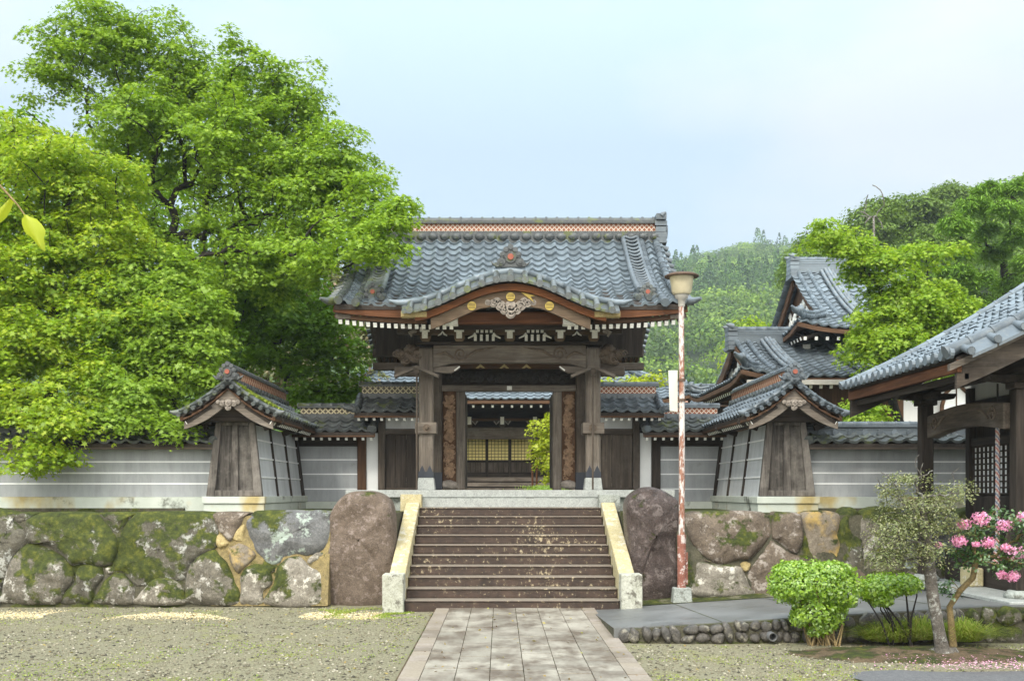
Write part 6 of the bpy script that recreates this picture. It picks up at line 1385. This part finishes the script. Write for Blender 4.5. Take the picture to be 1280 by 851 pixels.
# soil mound under the tree, asphalt, petals
mb = MB(); cxm, cym = wx(1150, 11.7), 11.75
mb.grid([[(cxm+1.35*r*math.cos(a)*(1+.12*math.sin(3*a)), cym+.72*r*math.sin(a)*(1+.1*math.cos(2*a)), -.03+.085*(1-r*r)+.02*nz(r*math.cos(a)*3, r*math.sin(a)*3, 2)) for a in lin(0, 2*PI, 49)] for r in lin(.01, 1, 14)], 0, True)
tag(mb.build('soil_mound', M['soil']), kind='structure')
sheet('asphalt_path', M['asphalt'], lin(3.35, 14, 40), lin(4, 10.65, 20), lambda x, y: .012+.012*nz(x, y, 1.5)-.06*max(0, (y-10.3+.5*nz(x, 0, 1.2)+max(0, 3.9-x)*.7)))
def scatter(name, mat, n, fx, size, shape=KITE, k3=False, up=.25, zo=.0):
    P = []
    while len(P) < n:
        q = fx()
        if q is not None: P.append(q)
    P = np.array(P); P[:, 2] += zo; N = np.tile([0, 0, 1.0], (n, 1))+rng.normal(size=(n, 3))*up; V, k = leafgeo(P, N, rng.uniform(size[0], size[1], n), shape); return tag(npmesh(name, V, k, mat), kind='stuff')
scatter('fallen_petals', LEAF['pink'], 900, lambda: (lambda x, y: (x, y, gz(x, y)+.035+(.05 if y < 10.8 else .015)))(rnd.gauss(wx(1235, 11), .55), 10.4+abs(rnd.gauss(0, .5))), (.012, .03))
def inyard():
    y = 9.2+7.4*rnd.random()**1.35; x = rnd.uniform(-.56, .56)*y*.95
    if abs(x-CX) < 1.2 or (x > 1.3 and y > 12.5): return None
    return x, y
# loose stones on the yard: small faceted pebbles, one object
def pebbles(name, n, fpos, s0, s1, mat):
    O = np.array([(1,0,0),(0,1,0),(-1,0,0),(0,-1,0),(0,0,1),(0,0,-1)], float); Fc = [(0,1,4),(1,2,4),(2,3,4),(3,0,4),(1,0,5),(2,1,5),(3,2,5),(0,3,5)]
    V, Fs = [], []; P = []
    while len(P) < n:
        q = fpos()
        if q: P.append((q[0], q[1], gz(q[0], q[1])+.003))
    P = np.array(P); s = (s0+(s1-s0)*rng.rand(n)**3)[:, None]*rng.uniform(.6, 1.2, (n, 3))*np.array([1, 1, .55]); a = rng.rand(n)*PI
    ca, sa = np.cos(a)[:, None], np.sin(a)[:, None]; X = O[None]*s[:, None, :]*rng.uniform(.75, 1.2, (n, 6, 1)); X = np.stack([X[..., 0]*ca-X[..., 1]*sa, X[..., 0]*sa+X[..., 1]*ca, X[..., 2]], -1)+P[:, None, :]
    me = bpy.data.meshes.new(name); me.vertices.add(n*6); me.vertices.foreach_set('co', X.astype(np.float32).ravel()); fi = (np.array(Fc)[None]+6*np.arange(n)[:, None, None]).ravel().astype(np.int32)
    me.loops.add(len(fi)); me.loops.foreach_set('vertex_index', fi); me.polygons.add(n*8); me.polygons.foreach_set('loop_start', np.arange(0, n*24, 3, dtype=np.int32)); me.polygons.foreach_set('loop_total', np.full(n*8, 3, np.int32))
    me.materials.append(mat); me.update(calc_edges=True); ob = bpy.data.objects.new(name, me); COL.objects.link(ob); return tag(ob, kind='stuff')
def pebmat(name, stops):
    t = NT(name); return t.done(t.ramp(t.island(), stops), .85)
pebbles('gravel', 26000, inyard, .006, .028, pebmat('mixed grey gravel', [(0, (.050, .046, .036)), (.4, (.175, .155, .105)), (.8, (.29, .265, .185)), (1, (.42, .39, .31))]))
def strip():
    x = rnd.uniform(-7.6, -1.7); y = rnd.gauss(15.55-.035*(x+5)**2*.3, .26)
    if nz(x, y, .8, 3) < -.12 or y > 16.4: return None
    return x, y
pebbles('pale_gravel', 5200, strip, .008, .024, pebmat('pale straw gravel', [(0, (.40, .31, .15)), (.5, (.58, .48, .27)), (1, (.70, .62, .44))]))
def mossy():
    q = inyard()
    if q is None or nz(q[0], q[1], 1.1, 2)+.6*nz(q[0], q[1], 4.5, 7) < (.26 if q[0] < 0 else .06): return None
    return q[0], q[1], gz(*q)+.006
scatter('moss_sprigs', LEAF['grass'], 11000, mossy, (.010, .026), KITE, up=.8)
scatter('stair_foot_moss', LEAF['grass'], 3800, lambda: (lambda x, y: (x, y, gz(x, y)+.008) if nz(x, y, 2.2, 5) > -.1 else None)(rnd.uniform(-2.7, -1.05), rnd.gauss(15.75, .28)), (.010, .03), KITE, up=.8)
LEAF['litter'] = leafmat('dry fallen leaf', [(.10, .055, .025), (.22, .13, .05), (.36, .26, .10), (.30, .30, .08)], .2)
scatter('fallen_leaves', LEAF['litter'], 420, lambda: (lambda x, y: (x, y, gz(x, y)+.008+(.055 if abs(x-CX) < 1.16 else 0)) if not (x > 1.3 and y > 12.5) else None)(rnd.uniform(-6, 6), rnd.uniform(9.6, 16.3)), (.02, .06), KITE, up=.4)
# bright moss on the left return wall's roof
xc = CX-4.59
def roofmoss():
    y = rnd.uniform(17.6, 18.9); t = rnd.gauss(.22+.33*(y-17.6), .09); c_ = .78*t
    if t < .06 or t > .9 or nz(c_*6, y*4, 1, 3) < -.15: return None
    return (xc+c_, y, 3.52-.52*(t+.11*math.sin(PI*t))+.085+rnd.uniform(0, .03))
tag(scatter('roof_moss', M['moss'], 5200, roofmoss, (.025, .06), KITE, up=.7), kind='stuff')

# ------------------------------------------------------------------ lamp post, blank board, overhanging twig
Yl = 16.42; xl = wx(852, Yl); zl = .085
lp = thing('street_lamp', 'rusty white lamp post with a red lower sleeve and yellowed glass lamp before the gate', 'lamp post', (xl, Yl, zl))
mb = MB(); mb.hexa([(xl-.155,Yl-.12,zl-.1),(xl+.155,Yl-.12,zl-.1),(xl+.155,Yl+.14,zl-.1),(xl-.155,Yl+.14,zl-.1)], [(xl-.125,Yl-.10,zl+.215),(xl+.13,Yl-.10,zl+.215),(xl+.13,Yl+.12,zl+.215),(xl-.125,Yl+.12,zl+.215)]); mb.build('base_block', M['granite_old'], lp, .012)
zt = wz(375, Yl); mb = MB(); mb.tube([(xl, Yl, zl+.2), (xl+.005, Yl, 2.5), (xl-.005, Yl, zt)], [.047, .044, .040], 14); po = mb.build('pole', M['pole'], lp)
mb = MB(); mb.tube([(xl, Yl, zl+.213), (xl, Yl, wz(668, Yl))], .066, 14); mb.tube([(xl+.078, Yl+.02, zl+.26), (xl+.078, Yl+.02, wz(690, Yl))], .022, 8); mb.build('red_sleeve', M['rust'], lp)
mb = MB()
for py in (475, 500): mb.tube([(xl, Yl, wz(py, Yl)-.018), (xl, Yl, wz(py, Yl)+.018)], .060, 14)
mb.build('clamp', M['rustcap'], po)
z0 = wz(373, Yl); mb = MB(); mb.lathe((xl, Yl, 0), [(.05, z0-.12), (.058, z0-.02), (.10, z0+.01), (.10, z0+.10)], 16); mb.build('lamp_neck', M['zinc'], lp)
mb = MB(); mb.lathe((xl, Yl, 0), [(.125, z0+.06), (.150, z0+.10), (.182, z0+.33), (.184, z0+.335)], 24); sh = mb.build('lamp_glass', M['lampglass'], lp)
mb = MB(); mb.lathe((xl, Yl, 0), [(.255, z0+.322), (.262, z0+.338), (.20, z0+.37), (.06, z0+.395), (.0, z0+.40)], 28); mb.build('lamp_cap', M['rustcap'], lp)
sb = MB(); za, zb2 = wz(463, Yl), wz(514, Yl); xb0, xb1 = xl-.215, xl-.062
sb.hexa([(xb0+.022, Yl-.10, zb2), (xb1, Yl-.02, zb2-.01), (xb1, Yl-.0, zb2-.01), (xb0+.022, Yl-.08, zb2)], [(xb0, Yl-.10, za-.01), (xb1, Yl-.02, za), (xb1, Yl-.0, za), (xb0, Yl-.08, za-.01)])
tag(sb.build('blank_board', M['board'], None, .003), 'narrow blank cream board clamped to the rusty lamp post', 'board')
Yt = 3.0; tw = thing('overhanging_twig', 'thin twig with one large yellow green leaf hanging at the upper left edge', 'branch', (wx(0, Yt), Yt, wz(232, Yt)))
mb = MB(); mb.tube([(wx(-60, Yt), Yt, wz(190, Yt)), (wx(-20, Yt), Yt, wz(214, Yt)), (wx(0, Yt), Yt, wz(232, Yt)), (wx(11, Yt), Yt, wz(244, Yt)), (wx(22, Yt), Yt, wz(256, Yt)), (wx(31, Yt), Yt, wz(269, Yt))], [.004, .0035, .003, .003, .0025, .002], 7); mb.build('stem', M['bark_tan'], tw)
def bigleaf(cols):
    mb = MB(); rows = []
    for (cx_, cy_, w) in cols: rows.append([(wx(cx_-w, Yt), Yt+.006, wz(cy_+1, Yt)), (wx(cx_-w*.45, Yt), Yt-.004, wz(cy_, Yt)), (wx(cx_, Yt), Yt-.010, wz(cy_-.6, Yt)), (wx(cx_+w*.5, Yt), Yt-.003, wz(cy_, Yt)), (wx(cx_+w, Yt), Yt+.010, wz(cy_+1, Yt))])
    mb.grid(rows, 0, True); return mb
bigleaf([(31, 269, 2), (35, 272, 9), (38, 278, 12), (41, 284, 13), (43, 290, 12), (46, 296, 7), (49, 303, 5), (52, 309, 2.5), (54, 313, .4)]).build('leaf', LEAF['lime'], tw)
bigleaf([(14, 250, 1), (8, 256, 5), (3, 262, 8), (-2, 270, 8), (-5, 277, 3)]).build('leaf', LEAF['lime'], tw)

# ------------------------------------------------------------------ hazy air
hz = MB(); hz.box(-460, 460, -12, 740, -2.0, 190); ho = tag(hz.build('haze', []), kind='stuff'); ho.display_type = 'WIRE'
hm = bpy.data.materials.new('hazy air'); hm.use_nodes = True; t_ = hm.node_tree; t_.nodes.clear()
vo = t_.nodes.new('ShaderNodeOutputMaterial'); pv = t_.nodes.new('ShaderNodeVolumePrincipled'); pv.inputs['Color'].default_value = (.80, .88, .95, 1); pv.inputs['Density'].default_value = .00055; pv.inputs['Anisotropy'].default_value = .2
t_.links.new(pv.outputs[0], vo.inputs['Volume']); ho.data.materials.append(hm)
